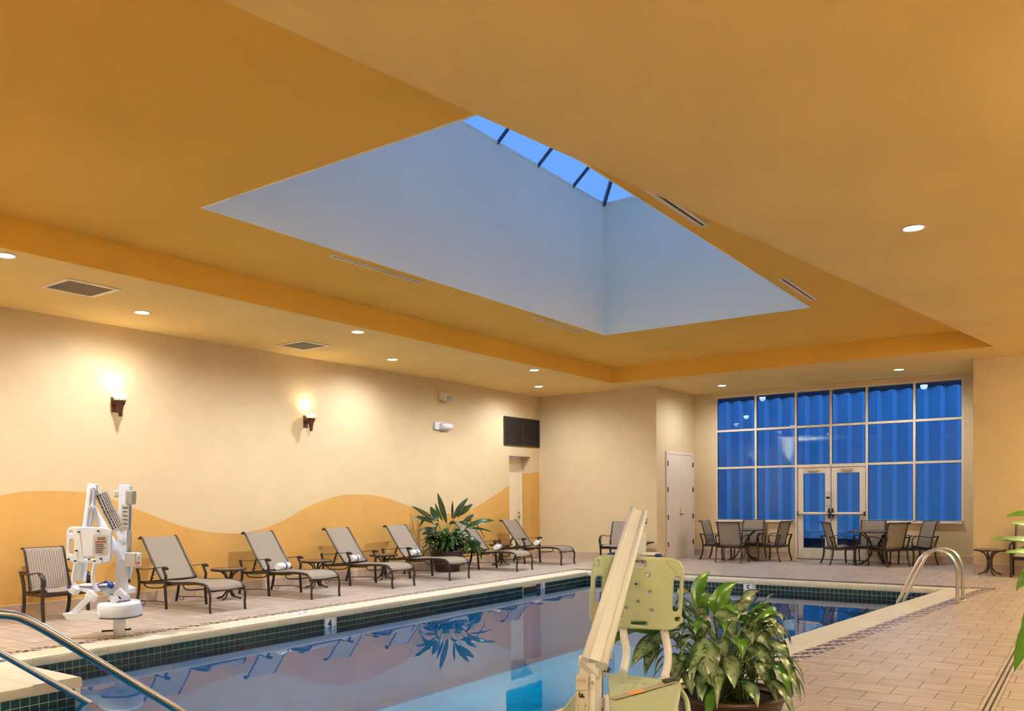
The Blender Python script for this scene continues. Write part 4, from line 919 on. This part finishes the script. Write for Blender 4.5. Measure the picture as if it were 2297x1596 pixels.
# -- far plant by the left wall: strap leaves with long stalks
FPc = Vector((-11.22, 13.72, 0)); pf = pot('floor_planter', (FPc.x, FPc.y, .01), .36, .45, 'tall dark green strap-leaved plant in a dark red pot against the left wall'); pf['category'] = 'potted plant'
DFar = float(np.dot(np.array([FPc.x, FPc.y, 0]), np.array([math.sin(YAW), math.cos(YAW), 0])))
s_ = 8.4; ox, oy = 900, 1100
FL = [(860, 640, 685, 50, 760, 330, 100), (980, 560, 1265, 145, 1080, 330, 100), (960, 560, 965, 190, 965, 380, 40), (1120, 480, 1350, 262, 1240, 340, 85), (700, 600, 545, 310, 610, 420, 105), (780, 590, 640, 240, 680, 400, 55), (1060, 520, 1235, 285, 1120, 380, 80),
      (640, 600, 65, 298, 440, 420, 75), (620, 640, 215, 520, 380, 480, 70), (600, 640, 350, 700, 430, 420, 70), (1150, 620, 1410, 460, 1290, 500, 80), (1140, 640, 1330, 560, 1240, 560, 70), (1200, 720, 1760, 575, 1450, 560, 95), (1250, 720, 1720, 795, 1480, 700, 40), (1340, 580, 1590, 950, 1480, 690, 24),
      (650, 740, 310, 780, 480, 700, 60), (640, 800, 380, 840, 500, 780, 80), (700, 620, 610, 900, 610, 680, 70), (880, 740, 780, 880, 820, 760, 90), (900, 780, 930, 1190, 900, 900, 90), (1000, 800, 1080, 1270, 1030, 950, 110), (1180, 740, 1320, 950, 1280, 780, 50), (1200, 880, 1500, 1060, 1380, 900, 90),
      (1250, 920, 1420, 1200, 1340, 1000, 110), (1350, 900, 1520, 1320, 1450, 1020, 80), (1220, 1000, 1260, 1250, 1220, 1080, 70), (560, 820, 480, 1060, 500, 880, 80), (600, 880, 480, 1000, 520, 900, 70), (1080, 600, 1300, 700, 1200, 600, 70), (900, 640, 1040, 600, 960, 600, 60), (700, 560, 430, 480, 560, 500, 90), (1000, 740, 1140, 860, 1080, 760, 80), (540, 900, 560, 1180, 530, 960, 40), (1480, 1080, 1620, 1240, 1560, 1120, 34)]
stems = MB(); CR2 = Vector((FPc.x, FPc.y, .42))
for i, (bx, by, tx, ty, kx, ky, w_) in enumerate(FL):
    off = random.uniform(-.25, .15)
    P0, P1, P2 = atD(ox+bx/s_, oy+by/s_, DFar+off*.4), atD(ox+kx/s_, oy+ky/s_, DFar+off), atD(ox+tx/s_, oy+ty/s_, DFar+off)
    for q in (P0, P1, P2): q.x = max(q.x, XL+.05)
    leaf(P0, P1, P2, 1.25*w_/s_*DFar/FPX, -FH+ZU*.4+RH*random.uniform(-.4, .4), 'leaf', 'leafd', pf, fold=.15, prof='lance', nL=10, nW=2, wav=.05, root=pf.location)
    s0 = CR2+Vector((random.uniform(-.15, .15), random.uniform(-.15, .15), -.03)); stems.tube([s0, s0*.5+P0*.5+ZU*.05, P0], .006, 5)
for i in range(140):
    az = random.uniform(0, 2*PI); tier = random.random(); el = .1+tier*1.2; dirv = Vector((math.cos(az), math.sin(az), 0))
    B = CR2+dirv*random.uniform(.05, .28)+ZU*random.uniform(.0, .35); Lf = random.uniform(.28, .48); K = B+(dirv*math.cos(el)+ZU*math.sin(el))*Lf*.6; T_ = B+dirv*Lf*(1.0-.5*tier)+ZU*Lf*(-.45+1.0*tier)
    for q in (B, K, T_): q.x = max(q.x, XL+.04)
    leaf(B, K, T_, random.uniform(.065, .105), ZU*.8+dirv*.6-FH*.2, 'leaf', 'leafd', pf, fold=.15, prof='lance', nL=8, nW=2, wav=.05, root=pf.location)
o = stems.build('stems', 'stem', pf); o.location = -Vector(pf.location)
# -- plant at the right picture edge (its pot stands just outside the frame)
DR = 3.6; rc = atD(2440, 1500, DR); pr = pot('corner_planter', (rc.x, rc.y, .01), .26, .40, 'bright green strap-leaved plant reaching in from the right picture edge')
RL = [(2420, 1190, 2256, 1160, 2330, 1140, 34), (2420, 1230, 2266, 1174, 2330, 1180, 40), (2440, 1260, 2218, 1211, 2330, 1205, 30), (2440, 1300, 2252, 1240, 2350, 1235, 36), (2430, 1290, 2281, 1236, 2340, 1215, 34), (2400, 1260, 2280, 1327, 2310, 1260, 36), (2400, 1330, 2292, 1418, 2315, 1350, 36), (2380, 1330, 2275, 1508, 2300, 1400, 40), (2430, 1390, 2285, 1440, 2310, 1370, 14),
      (2440, 1250, 2560, 1120, 2500, 1150, 36), (2460, 1260, 2640, 1200, 2560, 1180, 36), (2460, 1300, 2640, 1330, 2560, 1260, 36), (2440, 1240, 2420, 1080, 2410, 1140, 34), (2450, 1240, 2500, 1060, 2490, 1130, 34), (2460, 1340, 2620, 1450, 2560, 1330, 34), (2430, 1250, 2340, 1090, 2360, 1130, 34)]
stems = MB(); CR3 = Vector((rc.x, rc.y, .38))
for bx, by, tx, ty, kx, ky, w_ in RL:
    off = random.uniform(-.15, .2); P0, P1, P2 = atD(bx, by, DR+off*.3), atD(kx, ky, DR+off), atD(tx, ty, DR+off)
    leaf(P0, P1, P2, w_*DR/FPX*1.1, -FH*.6+ZU*.8+RH*.1, 'leaf', 'leafs', pr, fold=.25, prof='lance', nL=12, nW=4, wav=.06, root=pr.location)
    s0 = CR3+Vector((random.uniform(-.08, .08), random.uniform(-.08, .08), -.03)); stems.tube([s0, (s0+P0)/2+ZU*.04, P0], .006, 6)
o = stems.build('stems', 'stem', pr); o.location = -Vector(pr.location)
# ------------------------------------------------------------------ rails and ladder
def rail(x, label):
    e = empty('stair_handrail', (x, 1.7, .01)); tag(e, label, 'handrail', 'steel handrails beside the pool steps')
    MB().tube(smooth_path([(0, 0, 0), (0, .0, .55), (0, .03, .78), (0, .14, .875), (0, .45, .885), (0, .66, .87), (0, .84, .79), (0, 1.3, .44), (0, 1.75, .095), (0, 2.13, -.20), (0, 2.5, -.48), (0, 2.75, -.66), (0, 2.95, -1.0)], 5), .028, 20).build('rail_tube', 'steel', e)
    MB().lathe([(.03, .0), (.062, .0), (.058, .014), (.034, .024)], n=24).build('escutcheon', 'steel', e)
rail(-7.17, 'polished steel handrail dipping into the water beside the coping corner'); rail(-5.35, 'polished steel handrail crossing the lower left picture corner, nearer one')
ld = empty('pool_ladder', (-1.62, 13.3, .01)); tag(ld, 'polished steel pool ladder with two looped grab rails at the right pool edge', 'pool ladder')
for yy in (13.03, 13.56):
    pts = [(-1.60, yy, .01), (-1.60, yy, .30), (-1.61, yy, .50), (-1.68, yy, .66), (-1.80, yy, .745), (-1.94, yy, .74), (-2.06, yy, .64), (-2.18, yy, .40), (-2.30, yy, .12), (-2.37, yy, -.05), (-2.385, yy, -.3), (-2.385, yy, -1.0)]
    lift_to_parent(MB().tube(smooth_path(pts, 5), .024, 16).build('grab_rail', 'steel'), ld)
    lift_to_parent(MB().lathe([(.025, .0), (.06, .0), (.055, .012), (.03, .02)], c=(-1.60, yy, .012), n=24).build('escutcheon', 'steel'), ld)
for z in (-.35, -.62, -.9): lift_to_parent(MB().box((-2.385, 13.295, z), (.08, .51, .025), ch=.008).build('tread', 'steel2'), ld)
# small depth plaques set in the coping
for i, (y, l) in enumerate(((3.72, 'small pale plaque set in the coping behind the near handrail'), (7.7, 'small pale plaque set in the left coping above the number 4 tile'), (12.55, 'small pale plaque set in the left coping near the skimmer'))):
    e = empty('deck_plaque', (-8.84, y, .0125)); tag(e, l, 'sign', 'pale plaques set in the pool coping')
    MB().box((0, 0, .001), (.15, .30, .003)).build('plaque', 'white', e); MB().box((.02, -.07, .003), (.05, .03, .002)).box((-.01, .06, .003), (.07, .05, .002)).build('mark', 'ink', e)
# ------------------------------------------------------------------ far pool lift (left)
def liftparts(D0, root):
    def P(px, py, off=0.0): return atD(px, py, D0-off)
    def add(mb, n, m, par=None, label=None):
        o = mb.build(n, m); o.parent = par or root
        o.location = -Vector(root.location) if par is None else (0, 0, 0)
        if label: o['label'] = label
        return o
    return P, add
fc = Vector((-9.13, 5.27, 0)); D0 = float(fc.dot(FH))
L1_ = empty('pool_lift', (fc.x, fc.y, .01)); tag(L1_, 'white swivelling pool lift with raised chair and warning placards on the left pool deck', 'pool lift', 'white pool lifts')
P, add = liftparts(D0, L1_)
NV = -FH
add(MB().tube([(fc.x, fc.y, .01), (fc.x, fc.y, .30)], .066, 20), 'base_post', 'plastic')
a_ = P(231, 1418); b_ = P(289, 1407); a_.z = b_.z = .075
for q0, q1 in ((Vector((fc.x, fc.y, .075))-RH*.066, Vector((fc.x, fc.y, .07))-RH*.20), (Vector((fc.x, fc.y, .085))+RH*.066, Vector((fc.x, fc.y, .09))+RH*.13)): add(MB().tube([q0, q1], .012, 10), 'lock_pin', 'black')
Rz = Matrix.Rotation(-YAW*1.0+.25, 3, 'Z')
cdr = Vector((fc.x, fc.y, 0)); 
add(MB().lathe([(.0001, .245), (.285, .245), (.295, .26), (.292, .38), (.275, .41), (.0001, .415)], c=cdr, n=40, sy=.8, R=Matrix.Rotation(-.4, 3, 'Z')), 'swivel_housing', 'white'); add(MB().lathe([(.28, .238), (.302, .243), (.302, .252), (.28, .25)], c=cdr, n=40, sy=.8, R=Matrix.Rotation(-.4, 3, 'Z')), 'housing_gasket', 'black')
add(MB().lathe([(.0001, .415), (.112, .415), (.112, .47), (.09, .485), (.0001, .485)], c=cdr, n=28), 'turntable_cap', 'white'); add(MB().lathe([(.105, .412), (.12, .414), (.12, .422), (.105, .422)], c=cdr, n=28), 'cap_gasket', 'black')
add(MB().bar(P(269, 1358), P(281, 1088), .105, .075, NV, ch=.006), 'mast', 'white'); add(MB().bar(P(277, 1330, -.01), P(288, 1090, -.01), .07, .10, NV, ch=.004), 'mast_rail', 'white')
add(MB().bar(P(294, 1101, .03), P(293, 1132, .03), .09, .10, NV, ch=.012), 'battery_case', 'grey'); add(MB().bar(P(257, 1108.5), P(272, 1108), .075, .07, NV, ch=.012), 'mast_stub', 'greypl')
st1 = add(MB().bar(P(281.5, 1133, .045), P(279.5, 1182, .045), .085, .004, NV), 'instruction_sticker', 'greypl')
for k_ in range(5): add(MB().bar(P(276, 1139+9*k_, .049), P(286, 1140+9*k_, .049), .010, .002, NV), 'print_line', 'ink', st1)
add(MB().bar(P(293, 1135), P(292, 1190), .014, .014, NV), 'cable_guide', 'grey'); add(MB().bar(P(292, 1191, .02), P(291, 1240, .02), .032, .032, NV, ch=.006), 'actuator', 'grey'); add(MB().tube([P(291, 1238, .02), P(290, 1300, .02)], .012, 8), 'actuator_rod', 'steel2')
cb = add(MB().bar(P(296, 1240, .05), P(295, 1272, .05), .13, .09, NV, ch=.01), 'control_box', 'greypl'); add(MB().bar(P(309.5, 1241, .06), P(309, 1270, .06), .065, .05, NV, ch=.006), 'handset', 'plastic', cb); add(MB().bar(P(310.5, 1261, .09), P(310.5, 1266, .09), .032, .01, NV), 'stop_button', 'red', cb); add(MB().bar(P(310.5, 1249, .087), P(310.5, 1258, .087), .018, .01, NV), 'button', 'grey', cb)
add(MB().bar(P(287, 1272), P(283, 1292), .10, .05, NV, ch=.01), 'control_bracket', 'white'); add(MB().tube([P(291, 1290), P(290.5, 1300)], .004, 6), 'cord', 'black'); add(MB().tube([P(290.5, 1300), P(290, 1308)], .012, 8), 'cord_toggle', 'black')
add(MB().bar(P(212, 1095, .0), P(276, 1212, .03), .055, .05, NV, ch=.005), 'upper_arm', 'white'); add(MB().bar(P(207, 1139, .0), P(274, 1258, .03), .075, .05, NV, ch=.005), 'lower_arm', 'white')
for q0, q1 in (((225, 1102), (245, 1148)), ((243, 1143), (264, 1184))):
    w_ = add(MB().bar(P(q0[0]+2, q0[1]+4, .05), P(q1[0]+2, q1[1]+4, .05), .15, .005, NV), 'warning_placard', 'greypl')
    A_, B_ = P(q0[0]+2, q0[1]+4, .055), P(q1[0]+2, q1[1]+4, .055); X_ = (B_-A_).normalized(); Y_ = NV.cross(X_).normalized()
    for r_, (o_, h_) in enumerate(((-.055, .020), (-.022, .016), (.006, .010), (.028, .010), (.050, .008))):
        mbp = MB(); L_ = (B_-A_).length; u = .012
        while u < L_-.02:
            l_ = random.uniform(.012, .032); l_ = min(l_, L_-.012-u); mbp.bar(A_+X_*u+Y_*o_, A_+X_*(u+l_)+Y_*o_, h_, .001, NV); u += l_+.008
        add(mbp, 'print_line', 'ink', w_)
add(MB().bar(P(209, 1086, .03), P(181, 1303, .03), .09, .07, NV, ch=.005), 'hanger_beam', 'white'); add(MB().bar(P(202, 1095, .075), P(177, 1300, .075), .03, .02, NV, ch=.003), 'beam_flange', 'plastic')
for px, py in ((213, 1096), (208, 1138), (281, 1216), (277, 1258)):
    q = P(px, py, .06); b0 = add(MB().tube([q, q+NV*.03], .026, 14), 'pivot_boss', 'white'); add(MB().tube([q+NV*.028, q+NV*.042], .010, 8), 'pivot_bolt', 'steel2', b0)
def seatback(x0, y0, x1, y1, D_, tilt, root_, th, m, par_label, holes_px, rad=.07, lean=0.0):
    c = atD((x0+x1)/2, (y0+y1)/2, D_); k_ = D_/FPX; w_, h_ = (x1-x0)*k_, (y1-y0)*k_
    X_ = (RH*math.cos(tilt)+ZU*-math.sin(tilt)); Y_ = (ZU*math.cos(tilt)+RH*math.sin(tilt)+FH*lean)
    mt = frame_mtx(c-Vector(root_.location), X_, Y_); out = rrect(-w_/2, -h_/2, w_/2, h_/2, rad, 6)
    hs = []
    cpx, cpy = (x0+x1)/2, (y0+y1)/2; ct, s_t = math.cos(tilt), math.sin(tilt)
    for hx0, hy0, hx1, hy1, rr in holes_px:
        u0, u1 = (hx0-cpx)*k_, (hx1-cpx)*k_; v0, v1 = -(hy1-cpy)*k_, -(hy0-cpy)*k_
        cu, cv = (u0+u1)/2, (v0+v1)/2; cu, cv = cu*ct-cv*s_t*-1*-1, cv*ct+cu*s_t
        hs.append(rrect(cu-(u1-u0)/2, cv-(v1-v0)/2, cu+(u1-u0)/2, cv+(v1-v0)/2, min(rr*k_, (u1-u0)/2*.98, (v1-v0)/2*.98), 4))
    return plate('seat_back', out, hs, th, th*.3, m, root_, mt), c, X_, Y_
seatback(150, 1183, 251, 1264, D0-.12, .04, L1_, .035, 'plastic', None, [(158, 1210, 167, 1245, 5), (237, 1210, 244, 1245, 4), (159, 1191, 166, 1197, 3), (190, 1250, 214, 1255, 2)], rad=.07)
pg = add(MB().bar(P(226, 1201, .20), P(224, 1247, .20), .165, .004, NV), 'instruction_tag', 'greypl')
add(MB().bar(P(213, 1217, .204), P(239, 1216, .204), .016, .002, NV), 'red_line', 'redink', pg)
for k_ in range(5): add(MB().bar(P(214, 1223+4.3*k_, .204), P(random.uniform(228, 238), 1222.5+4.3*k_, .204), .007, .002, NV), 'print_line', 'ink', pg)
for k_ in range(2): add(MB().bar(P(218, 1207+4*k_, .204), P(236, 1206.5+4*k_, .204), .007, .002, NV), 'print_line', 'ink', pg)
for pts in (((170, 1262), (166, 1285), (164, 1302), (168, 1314), (178, 1324)), ((214, 1262), (209, 1285), (208, 1300), (212, 1316), (222, 1328))): add(MB().tube(smooth_path([P(x_, y_, .15) for x_, y_ in pts], 4), .021, 10), 'back_tube', 'plastic')
for x0_, y0_ in ((155.5, 1255), (202, 1255), (228, 1254), (178.5, 1194), (222, 1192), (173, 1236), (170.5, 1259), (213.5, 1259)): q = P(x0_, y0_, .14); add(MB().tube([q, q+NV*.035], .009, 8), 'screw', 'black')
add(MB().add([P(158, 1316, .12), P(236, 1314, .12), P(256, 1316, .0), P(278, 1326, -.05), P(276, 1336, -.05), P(250, 1340, .0), P(225, 1330, .12), P(205, 1334, .12), P(180, 1326, .12)]+[v+FH*.32 for v in (P(158, 1316, .12), P(236, 1314, .12), P(256, 1316, .0), P(278, 1326, -.05), P(276, 1336, -.05), P(250, 1340, .0), P(225, 1330, .12), P(205, 1334, .12), P(180, 1326, .12))],
     [tuple(range(8, -1, -1)), tuple(range(9, 18))]+[(i, (i+1) % 9, (i+1) % 9+9, i+9) for i in range(9)]), 'seat_frame', 'plastic')
add(MB().bar(P(162, 1320, .15), P(175, 1330, .15), .09, .1, NV, ch=.012), 'seat_bracket', 'plastic'); add(MB().bar(P(195, 1330, .16), P(216, 1346, .16), .10, .04, NV, ch=.016), 'leg_bracket', 'plastic'); add(MB().bar(P(262, 1325, .12), P(279, 1344, .12), .11, .05, NV, ch=.016), 'leg_bracket', 'plastic')
add(MB().bar(P(203, 1340, .18), P(163, 1377, .18), .062, .03, NV, ch=.006), 'footrest_strut', 'plastic'); add(MB().bar(P(264, 1342, .2), P(226, 1384, .2), .062, .03, NV, ch=.006), 'footrest_strut', 'plastic')
ft = MB(); A_, B_ = P(140, 1383, .22), P(226, 1383, .22); ft.add([P(139, 1378, .22), P(218, 1376, .22), P(226, 1384, .22), P(222, 1391, .22), P(150, 1391, .22)]+[v+FH*.26 for v in (P(139, 1378, .22), P(218, 1376, .22), P(226, 1384, .22), P(222, 1391, .22), P(150, 1391, .22))], [(4, 3, 2, 1, 0), (5, 6, 7, 8, 9)]+[(i, (i+1) % 5, (i+1) % 5+5, i+5) for i in range(5)])
add(ft, 'footrest', 'plastic')
add(MB().tube(smooth_path([P(218, 1312, .12), P(232, 1308, .13), P(240, 1306, .14), P(250, 1312, .14), P(248, 1319, .14)], 3), [.008]*4+[.016]*4+[.026]*5, 10), 'arm_pad', 'blue'); add(MB().bar(P(242, 1312, .17), P(254, 1317, .17), .055, .06, NV, ch=.012), 'arm_pad', 'blue'); add(MB().bar(P(152, 1318, .17), P(157, 1318, .17), .03, .05, NV, ch=.008), 'arm_pad', 'blue')
k0 = P(267.5, 1343, .17); add(MB().bar(k0-RH*.018, k0+RH*.018, .012, .02, NV).bar(k0-ZU*.018, k0+ZU*.018, .012, .02, NV), 'cross_knob', 'black')
# ------------------------------------------------------------------ near pool lift
DN = 4.42; nb = atD(1318, 1596, DN); nb = Vector((nb.x, nb.y, 0))
L2_ = empty('pool_lift', (nb.x, nb.y, .01)); tag(L2_, 'near white pool lift with pale yellow-green plastic chair and chrome piston in the foreground', 'pool lift', 'white pool lifts')
P, add = liftparts(DN, L2_)
top, bot = P(1432, 1150, -.42), P(1334, 1487, .25)
fwd = (NV*.75+ZU*.35+RH*-.05)
BX = (top-bot).normalized(); BN = (fwd-BX*fwd.dot(BX)).normalized(); BY = BN.cross(BX)
add(MB().add([bot-BY*.045-BN*.03, bot+BY*.045-BN*.03, bot+BY*.045+BN*.022, bot-BY*.045+BN*.022, top-BY*.034-BN*.03, top+BY*.034-BN*.03, top+BY*.034+BN*.018, top-BY*.034+BN*.018], [(0, 1, 2, 3), (7, 6, 5, 4), (3, 2, 6, 7), (0, 4, 5, 1), (1, 5, 6, 2), (0, 3, 7, 4)]), 'arm_web', 'white')
for sg in (-1, 1):
    o_ = BY*(sg*.048); o2 = BY*(sg*.036); add(MB().tube([bot+o_+BN*.02-BX*.01, top+o2+BN*.02], [.020, .015], 14).bar(bot+o_-BN*.02, top+o2-BN*.02, .024, .06, BN, ch=.004), 'arm_flange', 'white')
sg = 1 if BY.dot(RH) > 0 else -1
add(MB().bar(bot+BY*sg*.064-BN*.03+BX*.02, top+BY*sg*.050-BN*.03-BX*.04, .006, .11, BN), 'side_cover', 'plastic')
for tt in (.06, .32, .96):
    q = bot+(top-bot)*tt+BY*sg*(.068-.014*tt)-BN*.01; add(MB().bar(q-BX*.016, q+BX*.016, .016, .018, BY*sg, ch=.003), 'bolt_slot', 'grey')
add(MB().add([P(1299, 1484, .26), P(1312, 1490, .27), P(1334, 1488, .27), P(1345, 1520, .26), P(1340, 1520, .2), P(1300, 1512, .2)], [(0, 1, 2, 3, 4, 5)]), 'arm_lip', 'white')
# mast below
mbz = P(1316, 1596, .2); mtop = P(1316, 1472, .2); mf = Vector((mtop.x, mtop.y, .01))
add(MB().bar(Vector((mtop.x, mtop.y, .30)), mtop, .078, .07, NV, ch=.012), 'mast_block', 'plastic')
add(MB().bar(P(1332, 1500, .12), P(1332, 1640, .12), .07, .09, NV, ch=.006), 'mast', 'plastic')
add(MB().bar(P(1305, 1514, .25), P(1305, 1550, .25), .060, .012, NV, ch=.003), 'upper_cover_plate', 'greypl'); add(MB().bar(P(1305, 1551, .25), P(1305, 1640, .25), .062, .014, NV, ch=.003), 'lower_cover_plate', 'greypl')
lt = add(MB().bar(P(1300, 1553, .262), P(1300, 1564, .262), .006, .004, NV).bar(P(1300, 1564, .262), P(1311, 1565, .262), .006, .004, NV).bar(P(1306, 1557, .262), P(1306, 1563, .262), .008, .006, NV), 'latch', 'black')
for k_ in range(3): q = P(1298+6*k_, 1524, .26); add(MB().bar(q, q-ZU*.018+RH*.004*(k_-1), .004, .003, NV), 'scuff_mark', 'grey')
for px in (1297, 1314): q = P(px, 1584, .262); add(MB().tube([q, q+NV*.006], .005, 8), 'rivet', 'grey')
add(MB().bar(P(1330, 1515, .24), P(1328, 1545, .24), .028, .02, NV, ch=.005).bar(P(1341, 1500, .24), P(1330, 1518, .24), .026, .02, NV, ch=.005), 'link_arm', 'plastic'); q = P(1329, 1533, .255); add(MB().tube([q, q+NV*.012], .010, 10), 'link_bolt', 'grey')
a0, a1 = P(1350, 1440, .10), P(1346, 1568, .10)
add(MB().tube([a0, a1], .015, 20), 'piston_rod', 'steel'); add(MB().tube([P(1346, 1565, .10), P(1346, 1588, .10)], .026, 20), 'piston_collar', 'plastic'); add(MB().tube([P(1346, 1588, .10), P(1346, 1650, .10)], .022, 20), 'piston_sleeve', 'greypl')
cdr = Vector((nb.x, nb.y, 0)); add(MB().tube([(nb.x, nb.y, .01), (nb.x, nb.y, .16)], .066, 20), 'base_post', 'plastic')
add(MB().lathe([(.0001, .14), (.27, .14), (.28, .16), (.275, .27), (.255, .295), (.0001, .30)], c=cdr, n=40), 'swivel_housing', 'white')
# seat back plate with its cut-outs
sb, sbc, SX_, SY_ = seatback(1324, 1248, 1532, 1412, DN+.26, .06, L2_, .032, 'seatpl', None, [(1335, 1292, 1349, 1352, 7), (1510, 1296, 1524, 1374, 7), (1404, 1258, 1448, 1270, 4), (1414, 1395, 1450, 1403, 3), (1335, 1256, 1342, 1268, 3), (1513, 1386, 1528, 1396, 4)]
    + [(x_-3, y_-2.6, x_+3, y_+2.6, 2.5) for x_, y_ in ((1453, 1290), (1426, 1311), (1456, 1330), (1430, 1351), (1402, 1364), (1460, 1370))], rad=.075, lean=.0)
add(MB().bar(P(1497, 1262, -.235), P(1519, 1283, -.235), .008, .006, NV), 'moulded_rib', 'seatpl')
for px, py in ((1372, 1243.5), (1477, 1246.5)): add(MB().lathe([(.0001, .010), (.02, .009), (.03, .0), (.02, -.009), (.0001, -.010)], c=P(px, py, -.29), n=16, sx=.75, sy=1.0), 'shoulder_pad', 'blue')
add(MB().bar(P(1436, 1243, -.31), P(1480, 1243.5, -.31), .018, .02, NV, ch=.004), 'cross_bar', 'plastic'); add(MB().bar(P(1440, 1195, -.36), P(1437, 1250, -.36), .055, .03, NV, ch=.006), 'hanger_bracket', 'white')
for pts in (((1398, 1400, -.29), (1400, 1430, -.29), (1405, 1455, -.27), (1404, 1480, -.2), (1397, 1512, -.08)), ((1488, 1405, -.29), (1493, 1430, -.29), (1498, 1460, -.27), (1498, 1490, -.2), (1490, 1525, -.08))): add(MB().tube(smooth_path([P(*p) for p in pts], 4), .0225, 14), 'back_tube', 'plastic')
# the seat: moulded plate with rolled front edge
sz = .60; s0 = atZ(1362, 1508, sz); s1_ = atZ(1530, 1528, sz); SXv = (s1_-s0); SXv.z = 0; sw = SXv.length; SXv.normalize(); SYv = -ZU.cross(SXv); SYv = (SYv*.985-ZU*.17+SXv*.06).normalized()
so = s0-Vector(L2_.location)
mt = frame_mtx(so, SXv, SYv)
if mt.to_3x3()[2][2] == 0: pass
def seathole(u, v, w_, h_): return rrect(u-w_/2, v-h_/2, u+w_/2, v+h_/2, min(w_, h_)*.45, 4)
mi_ = mt.to_3x3().inverted(); dcam = Vector((-s0.x, -s0.y, 0)).normalized()-ZU*.17; dl = mi_ @ dcam; uc, vc = dl.x, dl.y; LS = .52
def rnd_poly(pts, r):
    o = []
    for i in range(len(pts)):
        p = Vector(pts[i]); a_ = (Vector(pts[i-1])-p).normalized()*r; b_ = (Vector(pts[(i+1) % len(pts)])-p).normalized()*r
        for t in (0, .25, .5, .75, 1): q = (p+a_)*(1-t)**2+p*2*t*(1-t)+(p+b_)*t*t; o.append((q.x, q.y))
    return o
outl = [(0, 0), (sw, 0), (sw*.80+uc*LS, vc*LS), (uc*LS+.012, vc*LS)]
hol = [seathole(.17, .035, .085, .016)]+[seathole(u+uc*v_, v_, .012, .009) for u, v_ in ((.095, .10), (.145, .145), (.215, .10), (.095, .20), (.15, .245), (.21, .2))]
plate('seat', rnd_poly(outl, .05), hol, .032, .012, 'seatpl', L2_, mt @ Matrix.Translation((0, 0, .016)))
def sl(u, v, h=0.0): return mt @ Vector((u, v, -h))
MB().tube([sl(uc*LS+.03, vc*LS-.012, -.022), sl(sw*.80+uc*LS-.03, vc*LS-.012, -.022)], .024, 12).build('rolled_front_edge', 'seatpl', L2_)
MB().tube(smooth_path([sl(sw-.005, .03, -.03), sl(sw+.03+uc*.1, vc*.15, -.05), sl(sw+.01+uc*.35, vc*.4, -.09), sl(sw-.05+uc*.55, vc*.6, -.16)], 4), .013, 8).build('side_rail', 'seatpl', L2_)
add(MB().bar(P(1300, 1562, .05), P(1262, 1612, .12), .05, .03, NV, ch=.008), 'arm_end', 'seatpl')
def seatpt(u, v, h=.006): return so+SXv*u+SYv*v+ZU*h
o = MB().bar(seatpt(sw-.03, .03), seatpt(sw*.42, .34), .045, .004, ZU).build('seat_belt', 'strap', L2_); MB().bar(seatpt(sw*.68, .2, .010), seatpt(sw*.56, .265, .010), .046, .003, ZU).build('orange_patch', 'orange', L2_)
MB().bar(seatpt(sw-.028, .02, .014), seatpt(sw-.075, .075, .014), .045, .016, ZU, ch=.005).build('belt_buckle', 'black', L2_)
MB().bar(seatpt(-.006, .02), seatpt(.01, .33), .04, .004, ZU).build('seat_belt', 'strap', L2_); MB().bar(seatpt(-.0, .13, .010), seatpt(.006, .18, .010), .041, .003, ZU).build('orange_patch', 'orange', L2_); MB().bar(seatpt(-.005, -.01, .014), seatpt(-.002, .03, .014), .045, .018, ZU, ch=.005).build('belt_buckle', 'black', L2_)
add(MB().bar(P(1390, 1540, -.02), P(1480, 1560, -.02), .05, .03, ZU, ch=.005), 'seat_support', 'plastic')
pc_ = P(1366, 1488, -.12)
ip = plate('instruction_placard', rrect(-.03, -.055, .03, .055, .012, 4), [], .003, .0008, 'placard', L2_, frame_mtx(pc_-Vector(L2_.location), RH, ZU))
mbp = MB()
for k_ in range(8): mbp.bar(pc_+RH*-.016+ZU*(.036-.009*k_)+NV*.003, pc_+RH*random.uniform(.0, .012)+ZU*(.036-.009*k_)+NV*.003, .0022, .001, NV)
add(mbp, 'print_line', 'greypl')
